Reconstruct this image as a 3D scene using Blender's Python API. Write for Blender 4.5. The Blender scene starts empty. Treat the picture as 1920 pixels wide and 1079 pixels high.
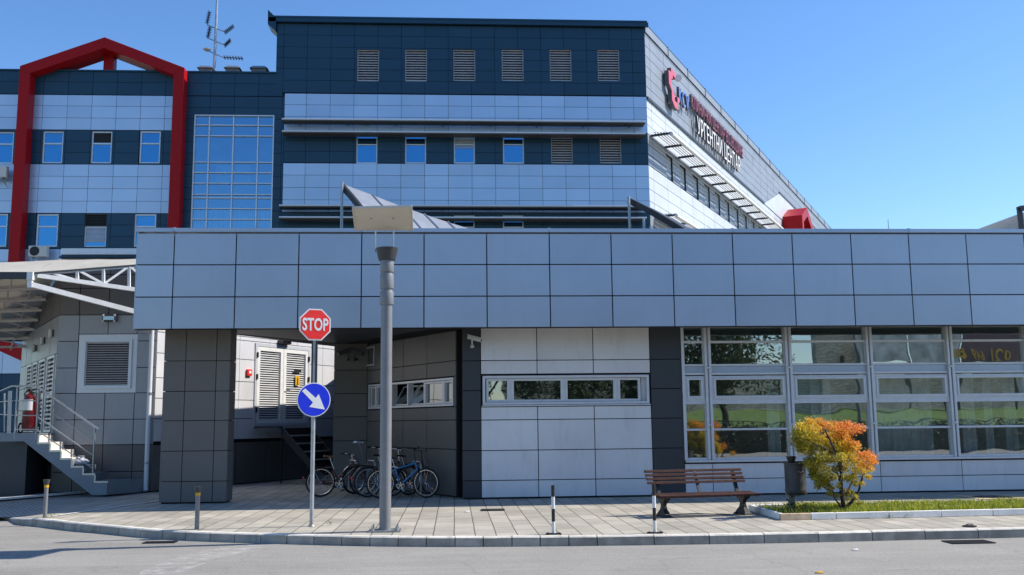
import bpy, bmesh, math, random
import numpy as np
from mathutils import Vector, Matrix
random.seed(7); rng = np.random.default_rng(7)
R_ = math.radians
sc = bpy.context.scene
COL = sc.collection

# ------------------------------------------------------------------ camera, sky, sun, exposure
FPX, YAW, PITCH, ROLL, EYE = 1816.6, 0.0602, 0.1382, -0.0107, 1.755
def cam_axes():
    cy, sy, cp, sp = math.cos(YAW), math.sin(YAW), math.cos(PITCH), math.sin(PITCH)
    fw = Vector((sy*cp, cy*cp, sp)); rt = Vector((cy, -sy, 0)); up = rt.cross(fw)
    cr, sr = math.cos(ROLL), math.sin(ROLL)
    return rt*cr + up*sr, up*cr - rt*sr, fw
RT, UP, FW = cam_axes()
CAM = Vector((0, 0, EYE))
cd = bpy.data.cameras.new('camera'); co = bpy.data.objects.new('camera', cd); COL.objects.link(co)
cd.sensor_fit = 'HORIZONTAL'; cd.sensor_width = 36; cd.lens = 36*FPX/1920; cd.clip_start = 0.1; cd.clip_end = 3000
co.matrix_world = Matrix(((RT.x, UP.x, -FW.x, CAM.x), (RT.y, UP.y, -FW.y, CAM.y), (RT.z, UP.z, -FW.z, CAM.z), (0, 0, 0, 1)))
sc.camera = co

SUN = Vector((1.03, 0.10, 1.0)).normalized()
w = bpy.data.worlds.new('World'); sc.world = w; w.use_nodes = True
nt = w.node_tree; bg = nt.nodes['Background']
sky = nt.nodes.new('ShaderNodeTexSky'); sky.sky_type = 'NISHITA'; sky.sun_disc = False
sky.sun_elevation = math.asin(SUN.z); sky.sun_rotation = math.atan2(SUN.x, SUN.y)
sky.air_density = 1.0; sky.dust_density = 0.3; sky.ozone_density = 4.0; sky.altitude = 100
hs = nt.nodes.new('ShaderNodeHueSaturation'); hs.inputs['Saturation'].default_value = 1.17; hs.inputs['Hue'].default_value = 0.504
nt.links.new(sky.outputs[0], hs.inputs['Color']); nt.links.new(hs.outputs[0], bg.inputs[0]); bg.inputs[1].default_value = 0.15
sl = bpy.data.lights.new('sun', 'SUN'); sl.energy = 5.0; sl.angle = R_(0.53); sl.color = (1.0, 0.935, 0.835)
so = bpy.data.objects.new('sun', sl); COL.objects.link(so); so.rotation_euler = (-SUN).to_track_quat('-Z', 'Y').to_euler()
so.location = (60, 0, 60)
sc.view_settings.view_transform = 'Standard'; sc.view_settings.look = 'None'
sc.view_settings.exposure = 0.45; sc.view_settings.gamma = 1.0
sc.cycles.max_bounces = 8; sc.cycles.transparent_max_bounces = 12

# ------------------------------------------------------------------ pixel -> world helpers
def ray(px, py): return FW + RT*((px-960)/FPX) + UP*((539.5-py)/FPX)
def at(px, py, Y): d = ray(px, py); return CAM + d*(Y/d.y)
def gz(px, py, z=0.0): d = ray(px, py); return CAM + d*((z-EYE)/d.z)
class Frame:                                   # a vertical plane: s along it, z up, o outwards
    def __init__(s, P0, ang, flip=False):      # ang: direction of s from +X, counter-clockwise
        s.P = Vector((P0[0], P0[1], 0)); s.d = Vector((math.cos(ang), math.sin(ang), 0))
        s.n = Vector((s.d.y, -s.d.x, 0))
    def w(s, a, o, z): return s.P + s.d*a + s.n*o + Vector((0, 0, z))
    def px(s, x, y, o=0.0):
        d = ray(x, y); t = ((s.P + s.n*o - CAM).dot(s.n))/d.dot(s.n); p = CAM + d*t
        return (p - s.P).dot(s.d), p.z
    def S(s, x, y): return s.px(x, y)[0]
    def Z(s, x, y): return s.px(x, y)[1]

# ------------------------------------------------------------------ mesh builder
class MB:
    def __init__(s): s.v = []; s.f = []; s.pv = []; s.cur = 0.5
    def face(s, idx): s.f.append(tuple(idx)); s.pv.append(s.cur)
    def add(s, vs): b = len(s.v); s.v += [tuple(v) for v in vs]; return b
    def hexa(s, p):                            # 8 points: bottom 4 ccw, top 4
        b = s.add(p)
        for q in ((3,2,1,0),(4,5,6,7),(0,1,5,4),(1,2,6,5),(2,3,7,6),(3,0,4,7)): s.face([b+i for i in q])
    def box(s, x0, x1, y0, y1, z0, z1):
        s.hexa([(x0,y0,z0),(x1,y0,z0),(x1,y1,z0),(x0,y1,z0),(x0,y0,z1),(x1,y0,z1),(x1,y1,z1),(x0,y1,z1)])
    def fbox(s, fr, a0, a1, o0, o1, z0, z1):   # o1 is the outer face
        s.hexa([fr.w(a0,o1,z0),fr.w(a1,o1,z0),fr.w(a1,o0,z0),fr.w(a0,o0,z0),fr.w(a0,o1,z1),fr.w(a1,o1,z1),fr.w(a1,o0,z1),fr.w(a0,o0,z1)])
    def bar(s, p0, p1, wd, ht, up=(0,0,1)):    # rectangular bar between two points
        p0, p1 = Vector(p0), Vector(p1); d = (p1-p0).normalized(); u = Vector(up)
        if abs(d.dot(u)) > 0.99: u = Vector((0,1,0))
        x = d.cross(u).normalized(); u = x.cross(d).normalized()
        x *= wd/2; u *= ht/2
        s.hexa([p0-x-u, p0+x-u, p1+x-u, p1-x-u, p0-x+u, p0+x+u, p1+x+u, p1-x+u])
    def tube(s, pts, r, n=10, cap=True, closed=False):
        pts = [Vector(p) for p in pts]; m = len(pts)
        rs = r if isinstance(r, (list, tuple)) else [r]*m
        ref = None; rings = []
        for i in range(m):
            if closed: d = pts[(i+1) % m]-pts[i-1]
            else: d = pts[min(i+1, m-1)]-pts[max(i-1, 0)]
            d.normalize()
            if ref is None: ref = Vector((0,0,1)) if abs(d.z) < 0.9 else Vector((1,0,0))
            x = ref - d*ref.dot(d); x.normalize(); y = d.cross(x); ref = x
            rings.append(s.add([pts[i] + x*(rs[i]*math.cos(2*math.pi*k/n)) + y*(rs[i]*math.sin(2*math.pi*k/n)) for k in range(n)]))
        for i in range(m if closed else m-1):
            a, b = rings[i], rings[(i+1) % m]
            for k in range(n): s.face((a+k, a+(k+1) % n, b+(k+1) % n, b+k))
        if cap and not closed:
            s.face([rings[0]+k for k in reversed(range(n))]); s.face([rings[-1]+k for k in range(n)])
    def lathe(s, prof, c=(0,0,0), n=24, axis='z'):
        rings = []
        for r, h in prof:
            ps = []
            for k in range(n):
                a = 2*math.pi*k/n; u, v = r*math.cos(a), r*math.sin(a)
                ps.append((c[0]+u, c[1]+v, c[2]+h) if axis == 'z' else (c[0]+u, c[1]+h, c[2]+v) if axis == 'y' else (c[0]+h, c[1]+u, c[2]+v))
            rings.append(s.add(ps))
        for a, b in zip(rings, rings[1:]):
            for k in range(n): s.face((a+k, a+(k+1) % n, b+(k+1) % n, b+k))
        s.face([rings[0]+k for k in reversed(range(n))]); s.face([rings[-1]+k for k in range(n)])
    def prism(s, poly, off):                   # polygon of 3-D points extruded by a vector
        n = len(poly); off = Vector(off)
        a = s.add(poly); b = s.add([Vector(p)+off for p in poly])
        s.face([a+i for i in reversed(range(n))]); s.face([b+i for i in range(n)])
        for i in range(n): s.face((a+i, a+(i+1) % n, b+(i+1) % n, b+i))
    def poly(s, pts): b = s.add(pts); s.face(range(b, b+len(pts)))
    def mesh(s, name, org=(0,0,0), recalc=True):
        me = bpy.data.meshes.new(name); o = Vector(org)
        me.from_pydata([(v[0]-o.x, v[1]-o.y, v[2]-o.z) for v in s.v], [], s.f)
        at_ = me.attributes.new('pv', 'FLOAT', 'FACE'); at_.data.foreach_set('value', s.pv)
        if recalc and len(s.f) < 40000:
            bm = bmesh.new(); bm.from_mesh(me); bmesh.ops.recalc_face_normals(bm, faces=bm.faces); bm.to_mesh(me); bm.free()
        return me

def link(name, me, m, parent=None, smooth=None, bevel=None):
    o = bpy.data.objects.new(name, me); COL.objects.link(o)
    if m: me.materials.append(m)
    if parent: o.parent = parent
    if smooth is not None:
        me.polygons.foreach_set('use_smooth', [True]*len(me.polygons)); me.set_sharp_from_angle(angle=R_(smooth))
    if bevel:
        b = o.modifiers.new('bevel', 'BEVEL'); b.width = bevel; b.segments = 2; b.limit_method = 'ANGLE'; b.angle_limit = R_(40); b.harden_normals = False
    return o
def wloc(o):
    v = Vector((0,0,0))
    while o: v += o.location; o = o.parent
    return v
def part(name, mb, m, parent, smooth=None, bevel=None, label=None, local=False):
    o = link(name, mb.mesh(name, (0,0,0) if local else wloc(parent)), m, parent, smooth, bevel)
    if label: o['label'] = label
    return o
def thing(name, label, cat, loc=(0,0,0), rz=0, group=None):
    o = bpy.data.objects.new(name, None); COL.objects.link(o); o.empty_display_size = 0.3
    o.location = loc; o.rotation_euler = (0,0,rz); o['label'] = label; o['category'] = cat
    if group: o['group'] = group
    return o
def single(name, mb, m, label, cat, group=None, org=(0,0,0), smooth=None, bevel=None):
    o = link(name, mb.mesh(name, org), m, None, smooth, bevel); o.location = org; o['label'] = label; o['category'] = cat
    if group: o['group'] = group
    return o
def struct(name, mb, m, kind='structure', **k):
    o = link(name, mb.mesh(name), m, None, **k); o['kind'] = kind; return o
def copy_tree(o, parent=None):
    c = o.copy(); COL.objects.link(c); c.parent = parent
    for ch in list(o.children): copy_tree(ch, c)
    return c
def text_mesh(body, size, depth, spacing=1.0, bold=0.0, align='LEFT'):
    cu = bpy.data.curves.new('lettering', 'FONT'); cu.body = body; cu.size = size; cu.extrude = depth/2
    cu.space_character = spacing; cu.align_x = align; cu.resolution_u = 3; cu.offset = bold
    ob = bpy.data.objects.new('lettering', cu); COL.objects.link(ob)
    dg = bpy.context.evaluated_depsgraph_get(); dg.update()
    me = bpy.data.meshes.new_from_object(ob.evaluated_get(dg)); bpy.data.objects.remove(ob); bpy.data.curves.remove(cu)
    me.materials.clear()
    return me
def place_text(me, P, ex, ez, sx=1, sz=1):     # lay text's x along ex, y along ez
    ex, ez = Vector(ex).normalized(), Vector(ez).normalized(); en = ex.cross(ez)
    P = Vector(P)
    for v in me.vertices:
        c = v.co.copy(); v.co = P + ex*(c.x*sx) + ez*(c.y*sz) + en*c.z
    return me

# ------------------------------------------------------------------ materials
def new_mat(name):
    m = bpy.data.materials.new(name); m.use_nodes = True
    return m, m.node_tree.nodes, m.node_tree.links, m.node_tree.nodes['Principled BSDF']
def mat(name, col, rough=0.6, metal=0.0, var=0.12, scale=6.0, bump=0.0, bscale=40.0, pv=0.0, dirt=0.0, spec=0.5, coat=0.0, tint=None):
    m, N, L, b = new_mat(name)
    b.inputs['Roughness'].default_value = rough; b.inputs['Metallic'].default_value = metal
    b.inputs['Specular IOR Level'].default_value = spec; b.inputs['Coat Weight'].default_value = coat
    tc = N.new('ShaderNodeTexCoord'); no = N.new('ShaderNodeTexNoise'); no.inputs['Scale'].default_value = scale; no.inputs['Detail'].default_value = 6
    L.new(tc.outputs['Object'], no.inputs['Vector'])
    mr = N.new('ShaderNodeMapRange'); mr.inputs[1].default_value = 0.3; mr.inputs[2].default_value = 0.7
    mr.inputs[3].default_value = 1-var; mr.inputs[4].default_value = 1+var
    L.new(no.outputs['Fac'], mr.inputs[0]); fac = mr.outputs[0]
    if pv:
        a = N.new('ShaderNodeAttribute'); a.attribute_name = 'pv'
        m2 = N.new('ShaderNodeMapRange'); m2.inputs[3].default_value = 1-pv; m2.inputs[4].default_value = 1+pv
        L.new(a.outputs['Fac'], m2.inputs[0]); mm = N.new('ShaderNodeMath'); mm.operation = 'MULTIPLY'
        L.new(fac, mm.inputs[0]); L.new(m2.outputs[0], mm.inputs[1]); fac = mm.outputs[0]
    vm = N.new('ShaderNodeVectorMath'); vm.operation = 'SCALE'; vm.inputs[0].default_value = col[:3]
    L.new(fac, vm.inputs['Scale']); out = vm.outputs[0]
    if dirt:
        n2 = N.new('ShaderNodeTexNoise'); n2.inputs['Scale'].default_value = 1.7; n2.inputs['Detail'].default_value = 8; n2.inputs['Roughness'].default_value = 0.7
        mp = N.new('ShaderNodeMapping'); mp.inputs['Scale'].default_value = (3, 3, 0.7); L.new(tc.outputs['Object'], mp.inputs[0]); L.new(mp.outputs[0], n2.inputs['Vector'])
        r2 = N.new('ShaderNodeMapRange'); r2.inputs[1].default_value = 0.5; r2.inputs[2].default_value = 0.75; r2.inputs[3].default_value = 0; r2.inputs[4].default_value = dirt
        L.new(n2.outputs['Fac'], r2.inputs[0]); mx = N.new('ShaderNodeMix'); mx.data_type = 'RGBA'
        L.new(r2.outputs[0], mx.inputs[0]); L.new(out, mx.inputs[6]); mx.inputs[7].default_value = (tint or (0.12, 0.09, 0.06)) + (1,)
        out = mx.outputs[2]
    L.new(out, b.inputs['Base Color'])
    rr = N.new('ShaderNodeMapRange'); rr.inputs[3].default_value = max(0.02, rough-0.08); rr.inputs[4].default_value = min(1, rough+0.08)
    L.new(no.outputs['Fac'], rr.inputs[0]); L.new(rr.outputs[0], b.inputs['Roughness'])
    if bump:
        n3 = N.new('ShaderNodeTexNoise'); n3.inputs['Scale'].default_value = bscale; n3.inputs['Detail'].default_value = 5
        L.new(tc.outputs['Object'], n3.inputs['Vector']); bp = N.new('ShaderNodeBump'); bp.inputs['Strength'].default_value = bump; bp.inputs['Distance'].default_value = 0.02
        L.new(n3.outputs['Fac'], bp.inputs['Height']); L.new(bp.outputs[0], b.inputs['Normal'])
    return m

def paving(name, c1, c2, mortar, bw, rh, msize, rot, big=0.25, offs=0.5, upright=False):
    m, N, L, b = new_mat(name); b.inputs['Roughness'].default_value = 0.85
    tc = N.new('ShaderNodeTexCoord'); mp = N.new('ShaderNodeMapping'); mp.inputs['Rotation'].default_value = (R_(90) if upright else 0, 0, rot)
    L.new(tc.outputs['Object'], mp.inputs[0])
    nz = N.new('ShaderNodeTexNoise'); nz.inputs['Scale'].default_value = 1.3; L.new(tc.outputs['Object'], nz.inputs['Vector'])
    ad = N.new('ShaderNodeVectorMath'); ad.operation = 'MULTIPLY_ADD'; ad.inputs[1].default_value = (0.018, 0.018, 0); L.new(nz.outputs['Color'], ad.inputs[0]); L.new(mp.outputs[0], ad.inputs[2])
    br = N.new('ShaderNodeTexBrick'); br.offset = offs; br.inputs['Scale'].default_value = 1; br.inputs['Brick Width'].default_value = bw; br.inputs['Row Height'].default_value = rh
    br.inputs['Mortar Size'].default_value = msize; br.inputs['Mortar Smooth'].default_value = 0.3; br.inputs['Bias'].default_value = 0
    br.inputs['Color1'].default_value = c1+(1,); br.inputs['Color2'].default_value = c2+(1,); br.inputs['Mortar'].default_value = mortar+(1,)
    L.new(ad.outputs[0], br.inputs['Vector'])
    n1 = N.new('ShaderNodeTexNoise'); n1.inputs['Scale'].default_value = 0.9; n1.inputs['Detail'].default_value = 9; n1.inputs['Roughness'].default_value = 0.65; L.new(tc.outputs['Object'], n1.inputs['Vector'])
    n2 = N.new('ShaderNodeTexNoise'); n2.inputs['Scale'].default_value = 60; n2.inputs['Detail'].default_value = 4; L.new(tc.outputs['Object'], n2.inputs['Vector'])
    r1 = N.new('ShaderNodeMapRange'); r1.inputs[1].default_value = .3; r1.inputs[2].default_value = .7; r1.inputs[3].default_value = 1-big; r1.inputs[4].default_value = 1+big*0.6; L.new(n1.outputs['Fac'], r1.inputs[0])
    r2 = N.new('ShaderNodeMapRange'); r2.inputs[1].default_value = .3; r2.inputs[2].default_value = .7; r2.inputs[3].default_value = .88; r2.inputs[4].default_value = 1.1; L.new(n2.outputs['Fac'], r2.inputs[0])
    mu = N.new('ShaderNodeMath'); mu.operation = 'MULTIPLY'; L.new(r1.outputs[0], mu.inputs[0]); L.new(r2.outputs[0], mu.inputs[1])
    vm = N.new('ShaderNodeVectorMath'); vm.operation = 'SCALE'; L.new(br.outputs['Color'], vm.inputs[0]); L.new(mu.outputs[0], vm.inputs['Scale'])
    L.new(vm.outputs[0], b.inputs['Base Color'])
    iv = N.new('ShaderNodeMath'); iv.operation = 'MULTIPLY_ADD'; iv.inputs[1].default_value = -1.0; L.new(br.outputs['Fac'], iv.inputs[0])
    sm = N.new('ShaderNodeMath'); sm.operation = 'MULTIPLY'; sm.inputs[1].default_value = 0.25; L.new(n2.outputs['Fac'], sm.inputs[0]); L.new(sm.outputs[0], iv.inputs[2])
    bp = N.new('ShaderNodeBump'); bp.inputs['Strength'].default_value = 0.5; bp.inputs['Distance'].default_value = 0.01; L.new(iv.outputs[0], bp.inputs['Height']); L.new(bp.outputs[0], b.inputs['Normal'])
    return m

def asphalt(name, col):
    m, N, L, b = new_mat(name); b.inputs['Roughness'].default_value = 0.9
    tc = N.new('ShaderNodeTexCoord')
    def noise(s, d=6, r=0.6, sc_=None):
        n = N.new('ShaderNodeTexNoise'); n.inputs['Scale'].default_value = s; n.inputs['Detail'].default_value = d; n.inputs['Roughness'].default_value = r
        if sc_:
            mp = N.new('ShaderNodeMapping'); mp.inputs['Scale'].default_value = sc_; L.new(tc.outputs['Object'], mp.inputs[0]); L.new(mp.outputs[0], n.inputs['Vector'])
        else: L.new(tc.outputs['Object'], n.inputs['Vector'])
        return n.outputs['Fac']
    def mr(x, a, c, lo, hi):
        r = N.new('ShaderNodeMapRange'); r.inputs[1].default_value = a; r.inputs[2].default_value = c; r.inputs[3].default_value = lo; r.inputs[4].default_value = hi; L.new(x, r.inputs[0]); return r.outputs[0]
    def mul(a, c):
        q = N.new('ShaderNodeMath'); q.operation = 'MULTIPLY'; L.new(a, q.inputs[0]); L.new(c, q.inputs[1]); return q.outputs[0]
    f = mul(mul(mr(noise(0.5, 6), .3, .7, .9, 1.08), mr(noise(90, 3), .3, .7, .66, 1.32)), mr(noise(2.5, 8, .7, (0.4, 3, 1)), .3, .7, .93, 1.06))
    sp = mr(noise(70, 1), .68, .74, 0, 1)                        # pale grit
    vo = N.new('ShaderNodeTexVoronoi'); vo.feature = 'DISTANCE_TO_EDGE'; vo.inputs['Scale'].default_value = .42
    wn = N.new('ShaderNodeTexNoise'); wn.inputs['Scale'].default_value = 2.2; wn.inputs['Detail'].default_value = 6; L.new(tc.outputs['Object'], wn.inputs['Vector'])
    wa = N.new('ShaderNodeVectorMath'); wa.operation = 'MULTIPLY_ADD'; wa.inputs[1].default_value = (.55, .55, 0); L.new(wn.outputs['Color'], wa.inputs[0]); L.new(tc.outputs['Object'], wa.inputs[2]); L.new(wa.outputs[0], vo.inputs['Vector'])
    ck = N.new('ShaderNodeMath'); ck.operation = 'MAXIMUM'; L.new(mr(vo.outputs['Distance'], .002, .010, .86, 1), ck.inputs[0]); L.new(mr(noise(.33, 3), .42, .48, 1, 0), ck.inputs[1])   # fine cracks in places
    f = mul(mul(f, ck.outputs[0]), mr(noise(1.1, 7, .7), .58, .74, 1, .80)); f = mul(f, mr(noise(.9, 5, .6, (.12, 1.6, 1)), .35, .65, .92, 1.07))
    vm = N.new('ShaderNodeVectorMath'); vm.operation = 'SCALE'; vm.inputs[0].default_value = col; L.new(f, vm.inputs['Scale'])
    mx = N.new('ShaderNodeMix'); mx.data_type = 'RGBA'; mx.inputs[7].default_value = (.5, .49, .46, 1)
    L.new(sp, mx.inputs[0]); L.new(vm.outputs[0], mx.inputs[6])
    L.new(mx.outputs[2], b.inputs['Base Color'])
    bp = N.new('ShaderNodeBump'); bp.inputs['Strength'].default_value = 0.5; bp.inputs['Distance'].default_value = 0.012; L.new(noise(110, 3), bp.inputs['Height']); L.new(bp.outputs[0], b.inputs['Normal'])
    return m

def pane_mat(name, col, refl=0.4, rough=0.015, tint=(0.85, 0.92, 1.0), wob=0.0):   # opaque dark pane with a mirror coat
    m, N, L, b = new_mat(name); N.remove(b); out = N['Material Output']
    d = N.new('ShaderNodeBsdfDiffuse'); d.inputs[0].default_value = col+(1,)
    g = N.new('ShaderNodeBsdfGlossy'); g.inputs['Color'].default_value = tint+(1,); g.inputs['Roughness'].default_value = rough
    lw = N.new('ShaderNodeFresnel'); lw.inputs[0].default_value = 1.5
    mm = N.new('ShaderNodeMath'); mm.operation = 'MULTIPLY_ADD'; mm.inputs[1].default_value = 1-refl; mm.inputs[2].default_value = refl; L.new(lw.outputs[0], mm.inputs[0])
    mx = N.new('ShaderNodeMixShader'); L.new(mm.outputs[0], mx.inputs[0]); L.new(d.outputs[0], mx.inputs[1]); L.new(g.outputs[0], mx.inputs[2]); L.new(mx.outputs[0], out.inputs[0])
    wobble(m, N, L, g, wob)
    return m
def wobble(m, N, L, g, amt):
    if not amt: return
    tc = N.new('ShaderNodeTexCoord'); n = N.new('ShaderNodeTexNoise'); n.inputs['Scale'].default_value = 1.1; n.inputs['Detail'].default_value = 1
    L.new(tc.outputs['Object'], n.inputs['Vector']); bp = N.new('ShaderNodeBump'); bp.inputs['Strength'].default_value = 1; bp.inputs['Distance'].default_value = amt
    L.new(n.outputs['Fac'], bp.inputs['Height']); L.new(bp.outputs[0], g.inputs['Normal'])
def glass_mat(name, refl, trans, wob, tint=(.9, .95, .95)):
    m, N, L, b = new_mat(name); N.remove(b); out = N['Material Output']
    t = N.new('ShaderNodeBsdfTransparent'); t.inputs[0].default_value = trans+(1,)
    g = N.new('ShaderNodeBsdfGlossy'); g.inputs['Color'].default_value = tint+(1,); g.inputs['Roughness'].default_value = 0.01
    mx = N.new('ShaderNodeMixShader'); mx.inputs[0].default_value = refl
    L.new(t.outputs[0], mx.inputs[1]); L.new(g.outputs[0], mx.inputs[2]); L.new(mx.outputs[0], out.inputs[0]); wobble(m, N, L, g, wob)
    return m
def leaf_mat(name, trans=0.35):
    m, N, L, b = new_mat(name); out = N['Material Output']
    a = N.new('ShaderNodeAttribute'); a.attribute_name = 'lc'
    b.inputs['Roughness'].default_value = 0.55; L.new(a.outputs['Color'], b.inputs['Base Color'])
    t = N.new('ShaderNodeBsdfTranslucent'); L.new(a.outputs['Color'], t.inputs[0])
    mx = N.new('ShaderNodeMixShader'); mx.inputs[0].default_value = trans; L.new(b.outputs[0], mx.inputs[1]); L.new(t.outputs[0], mx.inputs[2]); L.new(mx.outputs[0], out.inputs[0])
    return m

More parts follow.
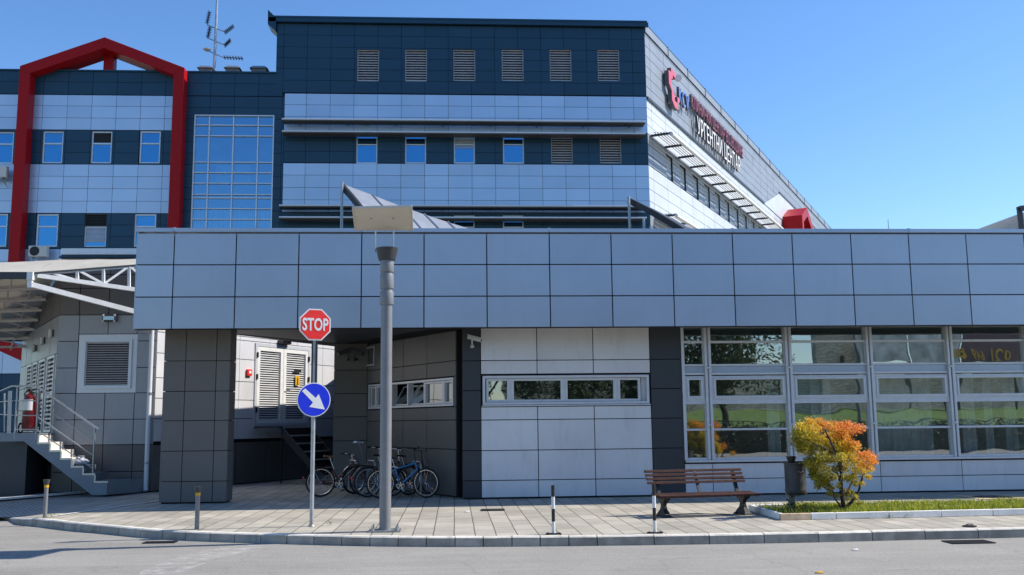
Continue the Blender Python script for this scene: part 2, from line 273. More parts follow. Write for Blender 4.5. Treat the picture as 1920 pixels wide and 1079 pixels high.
def canvas_mat():
    m = mat('canvas_roof', (.58, .545, .47), .7, 0, .08, 2, dirt=.55, tint=(.40, .33, .22)); N, L = m.node_tree.nodes, m.node_tree.links; b = N['Principled BSDF']
    t = N.new('ShaderNodeBsdfTranslucent'); t.inputs[0].default_value = (.75, .72, .64, 1); mx = N.new('ShaderNodeMixShader'); mx.inputs[0].default_value = .3
    L.new(b.outputs[0], mx.inputs[1]); L.new(t.outputs[0], mx.inputs[2]); L.new(mx.outputs[0], N['Material Output'].inputs[0]); return m
M = dict(
    fascia=mat('fascia_panel', (.40, .46, .55), .34, .5, .05, .7, pv=.05, dirt=.10, tint=(.22, .25, .29), bump=.10, bscale=.8),
    light=mat('pale_blue_cladding', (.44, .56, .72), .36, .5, .05, .5, pv=.06, bump=.10, bscale=.7),
    dark=mat('dark_blue_cladding', (.010, .050, .090), .42, .3, .06, .5, pv=.08),
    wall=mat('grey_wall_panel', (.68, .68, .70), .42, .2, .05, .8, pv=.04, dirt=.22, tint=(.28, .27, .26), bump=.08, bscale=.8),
    char=mat('charcoal_panel', (.045, .052, .060), .45, .25, .06, .8, pv=.06),
    brown=mat('taupe_panel', (.135, .125, .117), .5, .05, .07, .8, pv=.06),
    white=mat('white_panel', (.55, .57, .60), .45, .2, .04, .8, pv=.03),
    grey=mat('grey_side_panel', (.25, .28, .32), .5, .25, .04, .8, pv=.04),
    gap=mat('joint_backing', (.012, .012, .014), .8, 0, .1),
    alu=mat('aluminium_frame', (.60, .62, .66), .38, .35, .05),
    alu_w=mat('pale_frame', (.62, .64, .66), .4, .1, .04),
    slat=mat('louvre_metal', (.50, .46, .45), .45, .2, .10),
    passage=mat('shaded_passage_panel', (.115, .11, .108), .45, .2, .06, .8, pv=.05),  # passage shade put into the panel colour, darker than the front wall
    serv=mat('shaded_service_panel', (.32, .325, .34), .42, .2, .05, .8, pv=.05, dirt=.2, tint=(.2, .19, .18)),  # wall panel darkened to carry the shade of the block's unlit faces
    slat_w=mat('white_louvre', (.60, .61, .62), .45, .2, .05),
    dkslat=mat('dark_louvre', (.05, .055, .06), .5, .4, .06),
    red=mat('red_steel', (.34, .003, .006), .45, 0.0, .06, 2, spec=.2),
    steel=mat('galvanised_steel', (.36, .38, .40), .42, .7, .12, 9),
    stain=mat('stainless_rail', (.50, .50, .50), .28, .9, .06, 9),
    post=mat('grey_post_paint', (.205, .21, .22), .42, .15, .07, 5, bump=.05, dirt=.12),
    cup=mat('dark_grey_lamp_paint', (.048, .050, .053), .5, .1, .06, 5),
    reflector=mat('reflector_plate', (.56, .53, .46), .55, 0, .05, 3, dirt=.15),
    rustpole=mat('weathered_pole', (.40, .42, .44), .4, .5, .15, 7, dirt=.85, tint=(.15, .06, .03)),
    sred=mat('sign_red', (.80, .022, .016), .35, 0, .04, 8, coat=.4),
    sblue=mat('sign_blue', (.004, .025, .62), .35, 0, .04, 8, coat=.4),
    swhite=mat('sign_white', (.72, .73, .74), .4, 0, .03, 8, coat=.3),
    black=mat('black_paint', (.012, .012, .013), .5, 0, .15, 9),
    rubber=mat('rubber', (.014, .014, .015), .75, 0, .2, 12),
    white_p=mat('white_paint', (.70, .70, .68), .5, 0, .06, 7, dirt=.15),
    yellow=mat('yellow_band', (.62, .34, .01), .5, 0, .08, 9),
    wood=mat('worn_wood', (.046, .016, .012), .75, 0, .35, 5, bump=.35, bscale=18, dirt=.35, tint=(.13, .095, .08), spec=.25),
    shade=mat('sunshade_underside_shade', (.085, .08, .076), .45, .3, .06),  # dark tone paints the shaded underside of the front sunshade blades
    iron=mat('cast_iron', (.028, .028, .030), .55, .3, .2, 14, bump=.1),
    kerb_f=mat('kerb_face_shade_grime', (.36, .335, .29), .92, 0, .25, 4, bump=.5, bscale=60, pv=.15, dirt=.6, tint=(.15, .14, .12)),  # darker kerb copy: shade painted onto the upright faces, mixed with grime
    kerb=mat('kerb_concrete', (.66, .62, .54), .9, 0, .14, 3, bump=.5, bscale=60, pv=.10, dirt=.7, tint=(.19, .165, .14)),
    kerb_w=mat('planter_concrete', (.78, .76, .71), .9, 0, .08, 3, bump=.4, bscale=60, pv=.05, dirt=.2),
    kerb_r=mat('stained_planter_concrete', (.62, .46, .30), .9, 0, .2, 4, bump=.4, bscale=60, dirt=.8, tint=(.27, .11, .04)),
    stair=mat('stair_steel', (.22, .25, .28), .55, .3, .08, 4),
    tread=mat('tread_sunlit', (.62, .60, .56), .6, 0, .06, 4),
    canvas=canvas_mat(),
    bin=mat('bin_metal', (.055, .055, .058), .5, .3, .25, 5, dirt=.2, tint=(.16, .14, .12)),
    bark=mat('maple_bark', (.045, .030, .022), .9, 0, .3, 12, bump=.6, bscale=30),
    soil=mat('soil', (.035, .026, .018), .95, 0, .4, 9, bump=.8),
    glassb=pane_mat('blue_pane', (.003, .012, .03), .62, .02, (.13, .43, .74), .004),
    glassd=pane_mat('dark_pane', (.01, .012, .012), .30, .015, (.9, .95, .95), .004),
    glass=glass_mat('clear_glass', .38, (.74, .80, .78), .003),
    glassk=pane_mat('near_black_pane', (.008, .010, .013), .08, .02, (.8, .9, 1.0)),
    glasss=glass_mat('blue_tinted_glass', .5, (.42, .66, .80), .006, (.34, .66, .95)),
    blind=mat('window_blind', (.40, .42, .44), .8, 0, .1),
    room=mat('room_plaster', (.40, .42, .40), .9, 0, .1),
    curtain=mat('curtain_fabric', (.70, .74, .72), .9, 0, .2, 1.5),
    plastic=mat('cream_plastic', (.55, .53, .48), .45, 0, .05, 6),
    cam=mat('camera_housing', (.45, .45, .43), .45, 0, .05, 6),
    ext=mat('extinguisher_red', (.12, .004, .007), .35, 0, .08, 5, coat=.3),
    logo=mat('logo_pink_red', (.55, .10, .16), .45, 0, .04),
    logo_b=mat('logo_blue', (.08, .20, .60), .45, 0, .04),
    letter_w=mat('letter_white', (.75, .75, .75), .45, 0, .03),
    letter_r=mat('letter_dark_red', (.26, .045, .07), .45, 0, .04),
    letter_s=mat('letter_side', (.10, .10, .11), .5, 0, .04),
    roofmetal=mat('seam_roof_metal', (.42, .44, .47), .38, .5, .05, 2),
    gravelroof=mat('roof_membrane', (.22, .22, .22), .9, 0, .12, 2),
    bag=mat('plastic_bag', (.42, .45, .52), .4, 0, .1, 9),
    saddle=mat('brown_leather', (.20, .075, .025), .5, 0, .15, 15),
    chrome=mat('chrome', (.55, .55, .56), .2, 1.0, .04, 9),
    bblue=mat('bike_blue', (.012, .20, .42), .35, 0, .05, 9, coat=.4),
    bblack=mat('bike_black', (.014, .014, .016), .35, 0, .1, 9, coat=.3),
    bred=mat('bike_dark_red', (.09, .014, .012), .4, 0, .1, 9, coat=.3),
    bsilver=mat('bike_silver', (.34, .36, .38), .35, .6, .06, 9),
    orange=mat('reflector_orange', (.60, .16, .01), .4, 0, .05),
    leaf=leaf_mat('maple_leaf', .4), grass=leaf_mat('grass_blade', .35), tree=leaf_mat('tree_leaf', .25),
    asphalt=asphalt('asphalt', (.262, .248, .222)),
    asphalt_old=asphalt('driveway_asphalt', (.20, .20, .195)),
    slabs=paving('paving_slabs', (.315, .29, .24), (.43, .395, .325), (.11, .096, .072), .78, .333, .011, R_(90), .24),
    pavers=paving('small_pavers', (.36, .33, .285), (.43, .395, .34), (.13, .115, .09), .21, .105, .008, R_(60), .15),
    stone=paving('stone_masonry', (.50, .455, .38), (.72, .66, .56), (.32, .29, .24), .5, .2, .03, 0, .35, .5, True),
    bank=mat('grass_bank', (.10, .17, .035), .9, 0, .35, 1.5, bump=.5, bscale=12),
    field=mat('distant_ground', (.12, .13, .09), .95, 0, .3, .1),
    poster=mat('billboard_sheet', (.55, .55, .57), .6, 0, .45, 1.2), maroon=mat('billboard_maroon', (.12, .05, .08), .6, 0, .1),
)

# ------------------------------------------------------------------ cladding helpers
def cut(rect, holes):
    out = [rect]
    for h in holes:
        nxt = []
        for a0, a1, z0, z1 in out:
            if h[0] >= a1 or h[1] <= a0 or h[2] >= z1 or h[3] <= z0: nxt.append((a0, a1, z0, z1)); continue
            if h[0] > a0: nxt.append((a0, h[0], z0, z1))
            if h[1] < a1: nxt.append((h[1], a1, z0, z1))
            b0, b1 = max(a0, h[0]), min(a1, h[1])
            if h[2] > z0: nxt.append((b0, b1, z0, h[2]))
            if h[3] < z1: nxt.append((b0, b1, h[3], z1))
        out = nxt
    return [r for r in out if r[1]-r[0] > .03 and r[3]-r[2] > .03]
def panels(mb, fr, ss, zs, holes=(), gap=.02, o=0.0, th=.04, jit=.0022):
    for a0, a1 in zip(ss, ss[1:]):
        for z0, z1 in zip(zs, zs[1:]):
            mb.cur = random.random(); ja, jz = random.gauss(0, jit), random.gauss(0, jit); jo = random.gauss(0, .0012)
            ca, cz = (a0+a1)/2, (z0+z1)/2
            for r in cut((a0+gap/2, a1-gap/2, z0+gap/2, z1-gap/2), holes):
                q = [(r[0], r[2]), (r[1], r[2]), (r[1], r[3]), (r[0], r[3])]
                f = lambda a, z: o + jo + ja*(a-ca) + jz*(z-cz)
                fr_ = [fr.w(a, f(a, z), z) for a, z in q]; bk = [fr.w(a, o-th, z) for a, z in q]
                mb.hexa([fr_[0], fr_[1], bk[1], bk[0], fr_[3], fr_[2], bk[2], bk[3]])
    mb.cur = .5
def skin(mb, fr, a0, a1, z0, z1, holes=(), o0=-.3, o1=-.08):
    for r in cut((a0, a1, z0, z1), holes): mb.fbox(fr, r[0], r[1], o0, o1, r[2], r[3])
def steps_(a, b, n): return [a+(b-a)*i/n for i in range(n+1)]
def rng_(a, b, st, ph=0.0):                       # grid lines from a to b in steps of st with phase
    out = [a]; k = math.ceil((a-ph)/st+1e-6)
    while ph+k*st < b-.05:
        if ph+k*st > a+.05: out.append(ph+k*st)
        k += 1
    return out+[b]
def frame_ring(mb, fr, a0, a1, z0, z1, wd, o0, o1):
    mb.fbox(fr, a0, a0+wd, o0, o1, z0, z1); mb.fbox(fr, a1-wd, a1, o0, o1, z0, z1)
    mb.fbox(fr, a0+wd, a1-wd, o0, o1, z0, z0+wd); mb.fbox(fr, a0+wd, a1-wd, o0, o1, z1-wd, z1)
def window(fr, r, parent, wd=.07, bars=(), vbars=(), oi=-.2, oo=-.08, glass='glassb', fmat='alu', name='window', blind=0.0):
    a0, a1, z0, z1 = r; mb = MB(); frame_ring(mb, fr, a0, a1, z0, z1, wd, oi, oo)
    for b in bars: mb.fbox(fr, a0+wd, a1-wd, oi, oo-.01, b-wd*.5, b+wd*.5)
    for b in vbars: mb.fbox(fr, b-wd*.5, b+wd*.5, oi, oo-.014, z0+wd, z1-wd)
    f = part(name, mb, M[fmat], parent)
    g = MB(); g.fbox(fr, a0+wd*.5, a1-wd*.5, oi+.03, oi+.05, z0+wd*.5, z1-wd*.5); part('pane', g, M[glass], f)
    if blind:
        g = MB()
        for z in rng_(z1-(z1-z0)*blind, z1-wd, .075): g.fbox(fr, a0+wd, a1-wd, oi+.055, oi+.075, z, z+.055)
        part('blind', g, M['blind'], f)
    return f
def louvre(fr, r, parent, n=14, wd=.05, oi=-.22, oo=-.07, m='slat', fm='alu', name='louvre_window', tilt=.6):
    a0, a1, z0, z1 = r; mb = MB(); frame_ring(mb, fr, a0, a1, z0, z1, wd, oi, oo)
    f = part(name, mb, M[fm], parent)
    b = MB(); b.fbox(fr, a0+wd*.6, a1-wd*.6, oi-.02, oi+.01, z0+wd*.6, z1-wd*.6); part('backing', b, M['gap'], f)
    s = MB(); h = (z1-z0-2*wd)/n; dp = (oo-oi)*.38
    for i in range(n):
        z = z0+wd+h*i; s.cur = random.random(); t = h*.12
        p = [(oi+.03+dp, z+h*.05), (oi+.03, z+h*tilt), (oi+.03, z+h*tilt+t), (oi+.03+dp, z+h*.05+t*1.6)]
        s.hexa([fr.w(a0+wd, p[0][0], p[0][1]), fr.w(a1-wd, p[0][0], p[0][1]), fr.w(a1-wd, p[1][0], p[1][1]), fr.w(a0+wd, p[1][0], p[1][1]),
                fr.w(a0+wd, p[3][0], p[3][1]), fr.w(a1-wd, p[3][0], p[3][1]), fr.w(a1-wd, p[2][0], p[2][1]), fr.w(a0+wd, p[2][0], p[2][1])])
    part('slats', s, M[m], f)
    return f

# ------------------------------------------------------------------ ground, road, pavement, kerb
g = MB(); g.poly([(-900,-900,-.20),(900,-900,-.20),(900,900,-.20),(-900,900,-.20)]); struct('ground', g, M['field'])
g = MB(); g.poly([(-60,-9,-.15),(80,-9,-.15),(80,60,-.15),(-60,60,-.15)]); struct('road', g, M['asphalt'])
KP = [(-60,958),(-8,969),(18,978),(36,985),(60,987),(89,990),(118,994),(150,997.5),(187,1000.5),(222,1004),(262,1008),(303,1011.5),(347,1014),(393,1016),(439,1017.5),(488,1019),(537,1020.5),(588,1022),(640,1023.5),(693,1024.5),(746,1025.3),(799,1025.8),(853,1026),(906,1025.8),(960,1025.4),(1013,1025),(1067,1024.5),(1120,1023.8),(1227,1022.5),(1331,1021),(1434,1019.5),(1536,1017.5),(1637,1015),(1736,1012.5),(1836,1010.5),(1940,1008)]
KW = [gz(x, y, -.15) for x, y in KP]
d = (KW[-1]-KW[-4]).normalized(); KW += [KW[-1]+d*1.0*i for i in range(1, 14)]
KT = [-.13, -.13, -.08, -.02] + [0.0]*(len(KW)-4)
k = MB(); KIN = []
nrm = []
for i in range(len(KW)):
    d = (KW[min(i+1, len(KW)-1)]-KW[max(i-1, 0)]).normalized(); nrm.append(Vector((-d.y, d.x, 0)))
for i in range(len(KW)-1):
    a, b = KW[i], KW[i+1]; e = (b-a).normalized()*.007; na, nb = nrm[i], nrm[i+1]
    k.cur = random.random(); h0, h1 = KT[i]+random.uniform(-.004, .004), KT[i+1]+random.uniform(-.004, .004)
    pr = lambda P, n, h: [P.xyz+Vector((0,0,-.1)), P+n*.012+Vector((0,0,h+.15-.02)), P+n*.034+Vector((0,0,h+.15)), P+n*.135+Vector((0,0,h+.15+.002)), P+n*.135+Vector((0,0,-.1))]
    A, B = pr(a+e, na, h0), pr(b-e, nb, h1); o = k.add(A+B)
    k.face([o+j for j in range(5)]); k.face([o+5+j for j in reversed(range(5))])
    for j in range(5): k.face((o+j, o+(j+1) % 5, o+5+(j+1) % 5, o+5+j))
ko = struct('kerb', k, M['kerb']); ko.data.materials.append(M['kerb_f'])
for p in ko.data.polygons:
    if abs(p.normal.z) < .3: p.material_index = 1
KIN = [Vector((p.x, p.y, 0))+n*.125 for p, n in zip(KW, nrm)]
pv = MB(); top = []
for i, p in enumerate(KIN): top.append((p.x, p.y, KT[i]-.004))
o = pv.add(top); o2 = pv.add([(p[0]+(0 if i > 3 else -0.2), 60, 0) for i, p in enumerate(top)])
# strips from the kerb back to the buildings
for i in range(len(top)-1): pv.face((o+i, o+i+1, o2+i+1, o2+i))
struct('pavement', pv, M['slabs'])
SA, SB = gz(88, 970, 0), gz(305, 938.5, 0); sd = (SB-SA).normalized(); SC = SA+sd*13
lp = MB()                                            # small block paving left of the white strip
lp.poly([(SA.x-.05, SA.y-.25, .004), (SC.x, SC.y, .004), (-30, SC.y, .004), (-30, 23.0, .004)] + [(KIN[i].x, KIN[i].y, .004 if i > 3 else KT[i]+.004) for i in (2, 3, 4)])
struct('block_paving', lp, M['pavers'])
st = MB(); sn = Vector((-sd.y, sd.x, 0))*.05
st.poly([SA+sn+Vector((0,0,.008)), SA-sn+Vector((0,0,.008)), SC-sn+Vector((0,0,.008)), SC+sn+Vector((0,0,.008))]); struct('white_edging_strip', st, M['white_p'])
# driveway and its pale kerb, left
D0, D1 = gz(206, 921, 0), gz(12, 937, 0); dd = (D1-D0).normalized(); D2 = D0+dd*3.6; dn = Vector((-dd.y, dd.x, 0))
if dn.y < 0: dn = -dn
dv = MB(); dv.poly([D0+Vector((0,0,.012)), D2+Vector((0,0,.012)), (-30, D2.y-1, .012), (-30, 45, .012), (-9, 45, .012), (D0.x+.1, D0.y+.1, .012)]); struct('driveway', dv, M['asphalt_old'])
kb = MB()
for i in range(4):
    a, b = D0+dd*(i*.9+.006), D0+dd*(i*.9+.894); kb.cur = random.random()
    kb.hexa([a-dn*.06, b-dn*.06, b+dn*.10, a+dn*.10] + [p+Vector((0,0,.05)) for p in (a-dn*.06, b-dn*.06, b+dn*.10, a+dn*.10)])
struct('driveway_kerb', kb, M['kerb_w'], bevel=.01)

# worn white paint left on the asphalt
def worn_paint():
    m, N, L, b = new_mat('worn_road_paint'); out = N['Material Output']; b.inputs['Base Color'].default_value = (.55, .54, .51, 1); b.inputs['Roughness'].default_value = .85
    tc = N.new('ShaderNodeTexCoord'); n = N.new('ShaderNodeTexNoise'); n.inputs['Scale'].default_value = 5; n.inputs['Detail'].default_value = 12; n.inputs['Roughness'].default_value = .8
    L.new(tc.outputs['Object'], n.inputs['Vector']); r = N.new('ShaderNodeMapRange'); r.inputs[1].default_value = .44; r.inputs[2].default_value = .60; r.inputs[4].default_value = .6; L.new(n.outputs['Fac'], r.inputs[0])
    t = N.new('ShaderNodeBsdfTransparent'); mx = N.new('ShaderNodeMixShader'); L.new(r.outputs[0], mx.inputs[0]); L.new(t.outputs[0], mx.inputs[1]); L.new(b.outputs[0], mx.inputs[2]); L.new(mx.outputs[0], out.inputs[0]); return m
wp = MB(); wp.poly([gz(x, y, -.146) for x, y in [(262,1072),(330,1046),(400,1030),(470,1020),(505,1022),(440,1040),(370,1062),(330,1079),(262,1086)]])
struct('worn_road_marking', wp, worn_paint())

# ------------------------------------------------------------------ HOSPITAL BUILDING (far, tall)
F = Frame((0, 55), 0); ZF = lambda y, x=870: F.Z(x, y)
XC = F.S(1212, 180)                                   # front right corner
XL = F.S(534, 178); XM = F.S(518, 100)                # left ends of the pale bands / of the tall part
GR = Frame((XC, 55), R_(60))                          # right side wall, runs back and right
hosp = thing('hospital_building', 'tall hospital block in dark and pale blue cladding with louvred windows behind the low wing', 'building', (0, 55, 0))
zr = [ZF(y) for y in (49, 70, 92, 112.5, 133, 154, 177)]; ztop = ZF(41)
zl1 = [ZF(y) for y in (178.7, 199.5, 221.5, 247)]
zd1 = [ZF(y) for y in (247.6, 266, 286, 307)]
zl2 = [ZF(y) for y in (308, 330, 353, 376, 398.5)]
zd2 = [ZF(y) for y in (399, 421, 443, 466)]
zlw = [F.Z(130, y) for y in (134.3, 154, 177.5)]; ztl = zlw[0]
zl1w = [F.Z(130, y) for y in (178.5, 199, 221.3, 243.6)]
zd1w = [F.Z(130, y) for y in (244, 265, 286.5, 308)]
zl2w = [F.Z(130, y) for y in (308.5, 331, 354, 377.5, 400)]
zd2w = [F.Z(130, y) for y in (400.5, 422, 443.5, 467)]
zl3w = [F.Z(130, y) for y in (467.5, 490, 513, 536, 560, 600, 640, 700)]
for q in (zr, zl1, zd1, zl2, zd2, zlw, zl1w, zd1w, zl2w, zd2w, zl3w): q.reverse()
def wpx(x0, x1, y0, y1): return (F.S(x0, (y0+y1)/2), F.S(x1, (y0+y1)/2), F.Z((x0+x1)/2, y1), F.Z((x0+x1)/2, y0))
L_top = [wpx(x, x+40.5, 93.5, 152) for x in (670, 760, 850.5, 941, 1031, 1121)]
W_mid = [wpx(x, x+39.5, 249, 306.5) for x in (668, 759.5, 851, 943)]
L_mid = [wpx(x, x+40, 249, 306.5) for x in (1033.5, 1125)]
W_low = [wpx(x, x+39, 404, 462) for x in (851, 943)]
W_l1 = [wpx(x, x+39, 246, 306.5) for x in (79, 170.5, 261.5)] + [wpx(-14, 25, 247, 307)]
W_l2 = [wpx(x, x+41, 401.5, 463) for x in (67.5, 251)]; L_l2 = [wpx(158, 199.5, 401.5, 463)]
W_l2e = [wpx(-26, 13, 401, 463)]
ST = wpx(360.5, 511.5, 216, 470)
holes = L_top+W_mid+L_mid+W_low+W_l1+W_l2+L_l2+W_l2e+[ST]
XW = F.S(-140, 300); XE = XL
gr = rng_(XL, XC, 1.374, F.S(574.3, 200)); glw = rng_(XW, F.S(346, 250), 1.372, F.S(80.8, 190)); gtop = rng_(XM, XC, 1.374, F.S(574.3, 200))
gmid = rng_(F.S(346, 250), XL, 1.374, F.S(394, 200))
def clad(name, m, parent, *a, **k):
    mb = MB(); panels(mb, *a, **k); return part(name, mb, M[m], parent)
for s_, z_ in ((gr, zl1), (gr, zl2), (glw, zl1w), (glw, zl2w), (glw, zl3w)): clad('pale_cladding', 'light', hosp, F, s_, z_, holes)
for s_, z_ in ((gr, zd1), (gr, zd2), (gtop, zr), (gr, steps_(4, zd2[0]-.02, 12)), (glw, zd1w), (glw, zd2w), (glw+gmid[1:-1]+[XM], zlw), (glw, steps_(0, zl3w[0]-.02, 6)), (gmid, sorted(set([zlw[0]-.03]+[zlw[0]-.03-.68*i for i in range(1, 27)])))): clad('dark_cladding', 'dark', hosp, F, s_, z_, holes)
# body behind the cladding (front skin with window holes, then a mass)
bd = MB(); skin(bd, F, XW, XC, 0, ztl, holes, -.45, -.09); skin(bd, F, XM, XC, ztl, ztop, holes, -.45, -.09)
bd.fbox(F, XW, XC-.1, -30, -.45, 0, ztl-.05); part('wall', bd, M['gap'], hosp)
# tall part and oblique side wing
e = GR.w(76, -.09, 0); c = GR.w(0, -.09, 0)
bd = MB(); bd.prism([(XM, 55.45, 0), (c.x-.02, 55.45, 0), (c.x+.22, 55.45, 0), (e.x, e.y, 0), (e.x-20, e.y, 0), (XM, 86, 0)], (0, 0, ztop-.02)); part('rear_mass', bd, M['grey'], hosp)
cp = MB(); cp.prism([F.w(F.S(503.5, 50), .28, ztop), F.w(XC+.12, .28, ztop), GR.w(0, .06, ztop), GR.w(76, .06, ztop), GR.w(76, -.6, ztop), F.w(XC-.3, -.5, ztop), F.w(F.S(503.5, 50), -.5, ztop)], (0, 0, .10))
a0 = F.S(503.5, 50)
cp.prism([F.w(a0, .25, ztop+.02), F.w(a0, .25, ztop-.42), F.w(XM-.02, .25, ztop-.85), F.w(XM-.02, .25, ztop+.02)], (0, 1.2, 0))
cp.fbox(F, a0, XC+.2, .06, .25, zr[-1]+.02, ztop)
cp.prism([F.w(a0, .28, ztop+.101), F.w(a0, .28, ztop+.45), F.w(a0+.35, .28, ztop+.101)], (0, 1.0, 0))
part('roof_cap', cp, M['dark'], hosp)
cl = MB(); cl.fbox(F, XW, XM, -.6, .08, ztl, ztl+.09); part('roof_cap', cl, M['dark'], hosp)
for r in L_top+L_mid: louvre(F, r, hosp, 12, wd=.035, fm='slat', tilt=.52)
for r in L_l2: louvre(F, (r[0], r[1], r[2]+(r[3]-r[2])*.62, r[3]), hosp, 7, m='dkslat', fm='dkslat'); window(F, (r[0], r[1], r[2], r[2]+(r[3]-r[2])*.62), hosp, .06, blind=.75)
for i, r in enumerate(W_mid): window(F, r, hosp, .07, bars=(r[2]+(r[3]-r[2])*.62,), blind=.5 if i == 2 else 0)
for r in W_low: window(F, r, hosp, .07, bars=(r[2]+(r[3]-r[2])*.62,))
for i, r in enumerate(W_l1+W_l2+W_l2e):
    f = window(F, r, hosp, .085, bars=(r[2]+(r[3]-r[2])*.62,))
    if i == 1:                                         # the tilted-open upper sash shows a dark room
        q = MB(); q.fbox(F, r[0]+.1, r[1]-.1, -.145, -.13, r[2]+(r[3]-r[2])*.66, r[3]-.09); part('open_sash', q, M['gap'], f)
# stair glazing
sx = [ST[0]]+[F.S(x, 300) for x in (390.5, 436, 482.5)]+[ST[1]]
sz = [F.Z(437, y) for y in (235, 255, 304.5, 324, 344, 365, 371.5, 391.5, 411.5, 431.5, 450)]
mb = MB(); frame_ring(mb, F, *ST, .06, -.2, .02)
for x in sx[1:-1]: mb.fbox(F, x-.03, x+.03, -.2, .015, ST[2]+.09, ST[3]-.09)
for i, z in enumerate(sz):
    for a, b in zip(sx, sx[1:]): mb.fbox(F, a+.05, b-.05, -.2, .006, z-.025, z+.025)
sg = part('stair_glazing', mb, M['alu'], hosp)
q = MB(); q.poly([F.w(ST[0]+.05, -.12, ST[2]+.05), F.w(ST[1]-.05, -.12, ST[2]+.05), F.w(ST[1]-.05, -.12, ST[3]-.05), F.w(ST[0]+.05, -.12, ST[3]-.05)]); part('pane', q, M['glasss'], sg)
q = MB(); rz_ = random.Random(3)
for a, b in zip(sx, sx[1:]):
    for zz in rng_(sz[7]-.4, sz[5]-.25, 10): pass
    x = a+.12
    while x < b-.16:
        if rz_.random() < .8: q.fbox(F, x, x+.07, -.36, -.34, ST[2]+.1, sz[7]-.05)
        x += .115
part('blind', q, M['blind'], sg)
for z0, z1 in ((sz[3]+.1, sz[2]-.1), (sz[4]+.1, sz[3]-.1)):
    for x0, x1 in ((sx[2]-1.0, sx[2]-.12), (sx[2]+.12, sx[2]+1.0)): q = MB(); q.fbox(F, x0, x1, -.36, -.34, z0+.05, z1+.02); part('inner_panel', q, M['blind'], sg)
# front sunshade blades, with a pale strip painting the sky-lit front edge
for y0, y1 in ((233.5, 243), (255.5, 264)):
    mb = MB(); a0, a1 = F.S(534, y0), F.S(1204, y0); z = F.Z(870, y0+1)
    mb.fbox(F, a0, a1, .22, .95, z-.13, z)
    for x in np.arange(a0+.9, a1, 2.75): mb.fbox(F, x-.04, x+.04, .01, .24, z-.10, z-.03)
    q = part('sunshade', mb, M['shade'], hosp); mb = MB(); mb.fbox(F, a0-.01, a1+.01, .93, .99, z-.075, z+.012); part('sky_lit_edge', mb, M['alu'], q, bevel=.02)
for y0 in (391.5, 413):
    mb = MB(); a0, a1 = F.S(529, y0), F.S(1206, y0); z = F.Z(870, y0+.5)
    mb.fbox(F, a0, a1, .22, .95, z-.13, z)
    for x in np.arange(a0+.9, a1, 2.75): mb.fbox(F, x-.04, x+.04, .01, .24, z-.10, z-.03)
    q = part('sunshade', mb, M['shade'], hosp); mb = MB(); mb.fbox(F, a0-.01, a1+.01, .93, .99, z-.075, z+.012); part('sky_lit_edge', mb, M['alu'], q, bevel=.02)
q = MB(); r = wpx(683, 694, 226.5, 234); q.fbox(F, r[0], r[1], .0, .12, r[2], r[3]); part('vent_hood', q, M['alu'], hosp)
# right side wall
zt, zb1, zb2, zb3, zb4 = ztop, ZF(180, 1213), GR.Z(1214, 250), GR.Z(1214, 309), GR.Z(1216, 398)
Z1 = zd1[-1]; Z2 = zd1[0]
t1, t2 = GR.S(1432, 384), GR.S(1460, 361); z2 = GR.Z(1460, 361); LEN = 76
sw = []                                                # windows of the side wall
for x in (1249.5, 1274.5, 1298, 1319.5, 1338.5, 1356, 1373, 1388.5, 1403, 1416.5):
    s0 = GR.S(x, 310); sw.append((s0, s0+1.35, Z2+.02, Z1-.35))
gs = rng_(.0, LEN, 2.75, .9)
hol = [(t1, LEN, 0, 0)]
zA = zl1[-1]
for m_, z_ in (('grey', steps_(zA+.03, zt-.02, 7)), ('white', steps_(Z1, zA-.1, 4)), ('grey', steps_(Z2, Z1, 3)), ('white', steps_(zl2[0], Z2-.03, 4)), ('grey', steps_(zl2[0]-2.2, zl2[0]-.03, 3)), ('white', steps_(4, zl2[0]-2.25, 9))): clad('side_cladding', m_, hosp, GR, gs, z_, sw, .035)
bk = MB(); skin(bk, GR, .05, LEN, 0, zt-.03, sw, -.5, -.07); part('wall', bk, M['gap'], hosp)
tm = MB(); tm.fbox(GR, .02, t1, -.02, .10, zA-.14, zA+.02); tm.fbox(GR, t2, LEN, -.02, .10, z2-.14, z2+.02); part('trim', tm, M['char'], hosp)
gb = MB(); gb.prism([GR.w(t1, .03, zA-.12), GR.w(t2, .03, zA-.12), GR.w(t2, .03, z2-.14)], GR.n*.03); gb.prism([GR.w(t2, .03, zA-.12), GR.w(LEN, .03, zA-.12), GR.w(LEN, .03, z2-.14), GR.w(t2, .03, z2-.14)], GR.n*.03)
part('gable_panel', gb, M['white'], hosp)
for r in sw: window(GR, r, hosp, .09, bars=(r[3]-.5,), vbars=((r[0]+r[1])/2,), oi=-.3, oo=-.1, glass='glassk', fmat='dkslat')
def side_shade(s0, s1, z, out=1.3):
    mb = MB(); mb.tube([GR.w(s0, out, z), GR.w(s1, out, z)], .11, 10)
    for i in range(5): o = .2+i*.2; mb.hexa([GR.w(s0, o, z+.25-i*.03), GR.w(s1, o, z+.25-i*.03), GR.w(s1, o+.13, z+.20-i*.03), GR.w(s0, o+.13, z+.20-i*.03), GR.w(s0, o, z+.29-i*.03), GR.w(s1, o, z+.29-i*.03), GR.w(s1, o+.13, z+.24-i*.03), GR.w(s0, o+.13, z+.24-i*.03)])
    m = part('sunshade', mb, M['white_p'], hosp, smooth=40)
    for s in np.arange(s0+.05, s1, 2.75): b = MB(); b.fbox(GR, s, s+.09, .0, out, z+.02, z+.15); part('bracket', b, M['dkslat'], m)
side_shade(.5, 68, Z1-.1); side_shade(.9, 40, zl2[0]-.15)
rd = MB(); rd.fbox(GR, 0, 75, .05, .075, zt-.5, zt-.02)
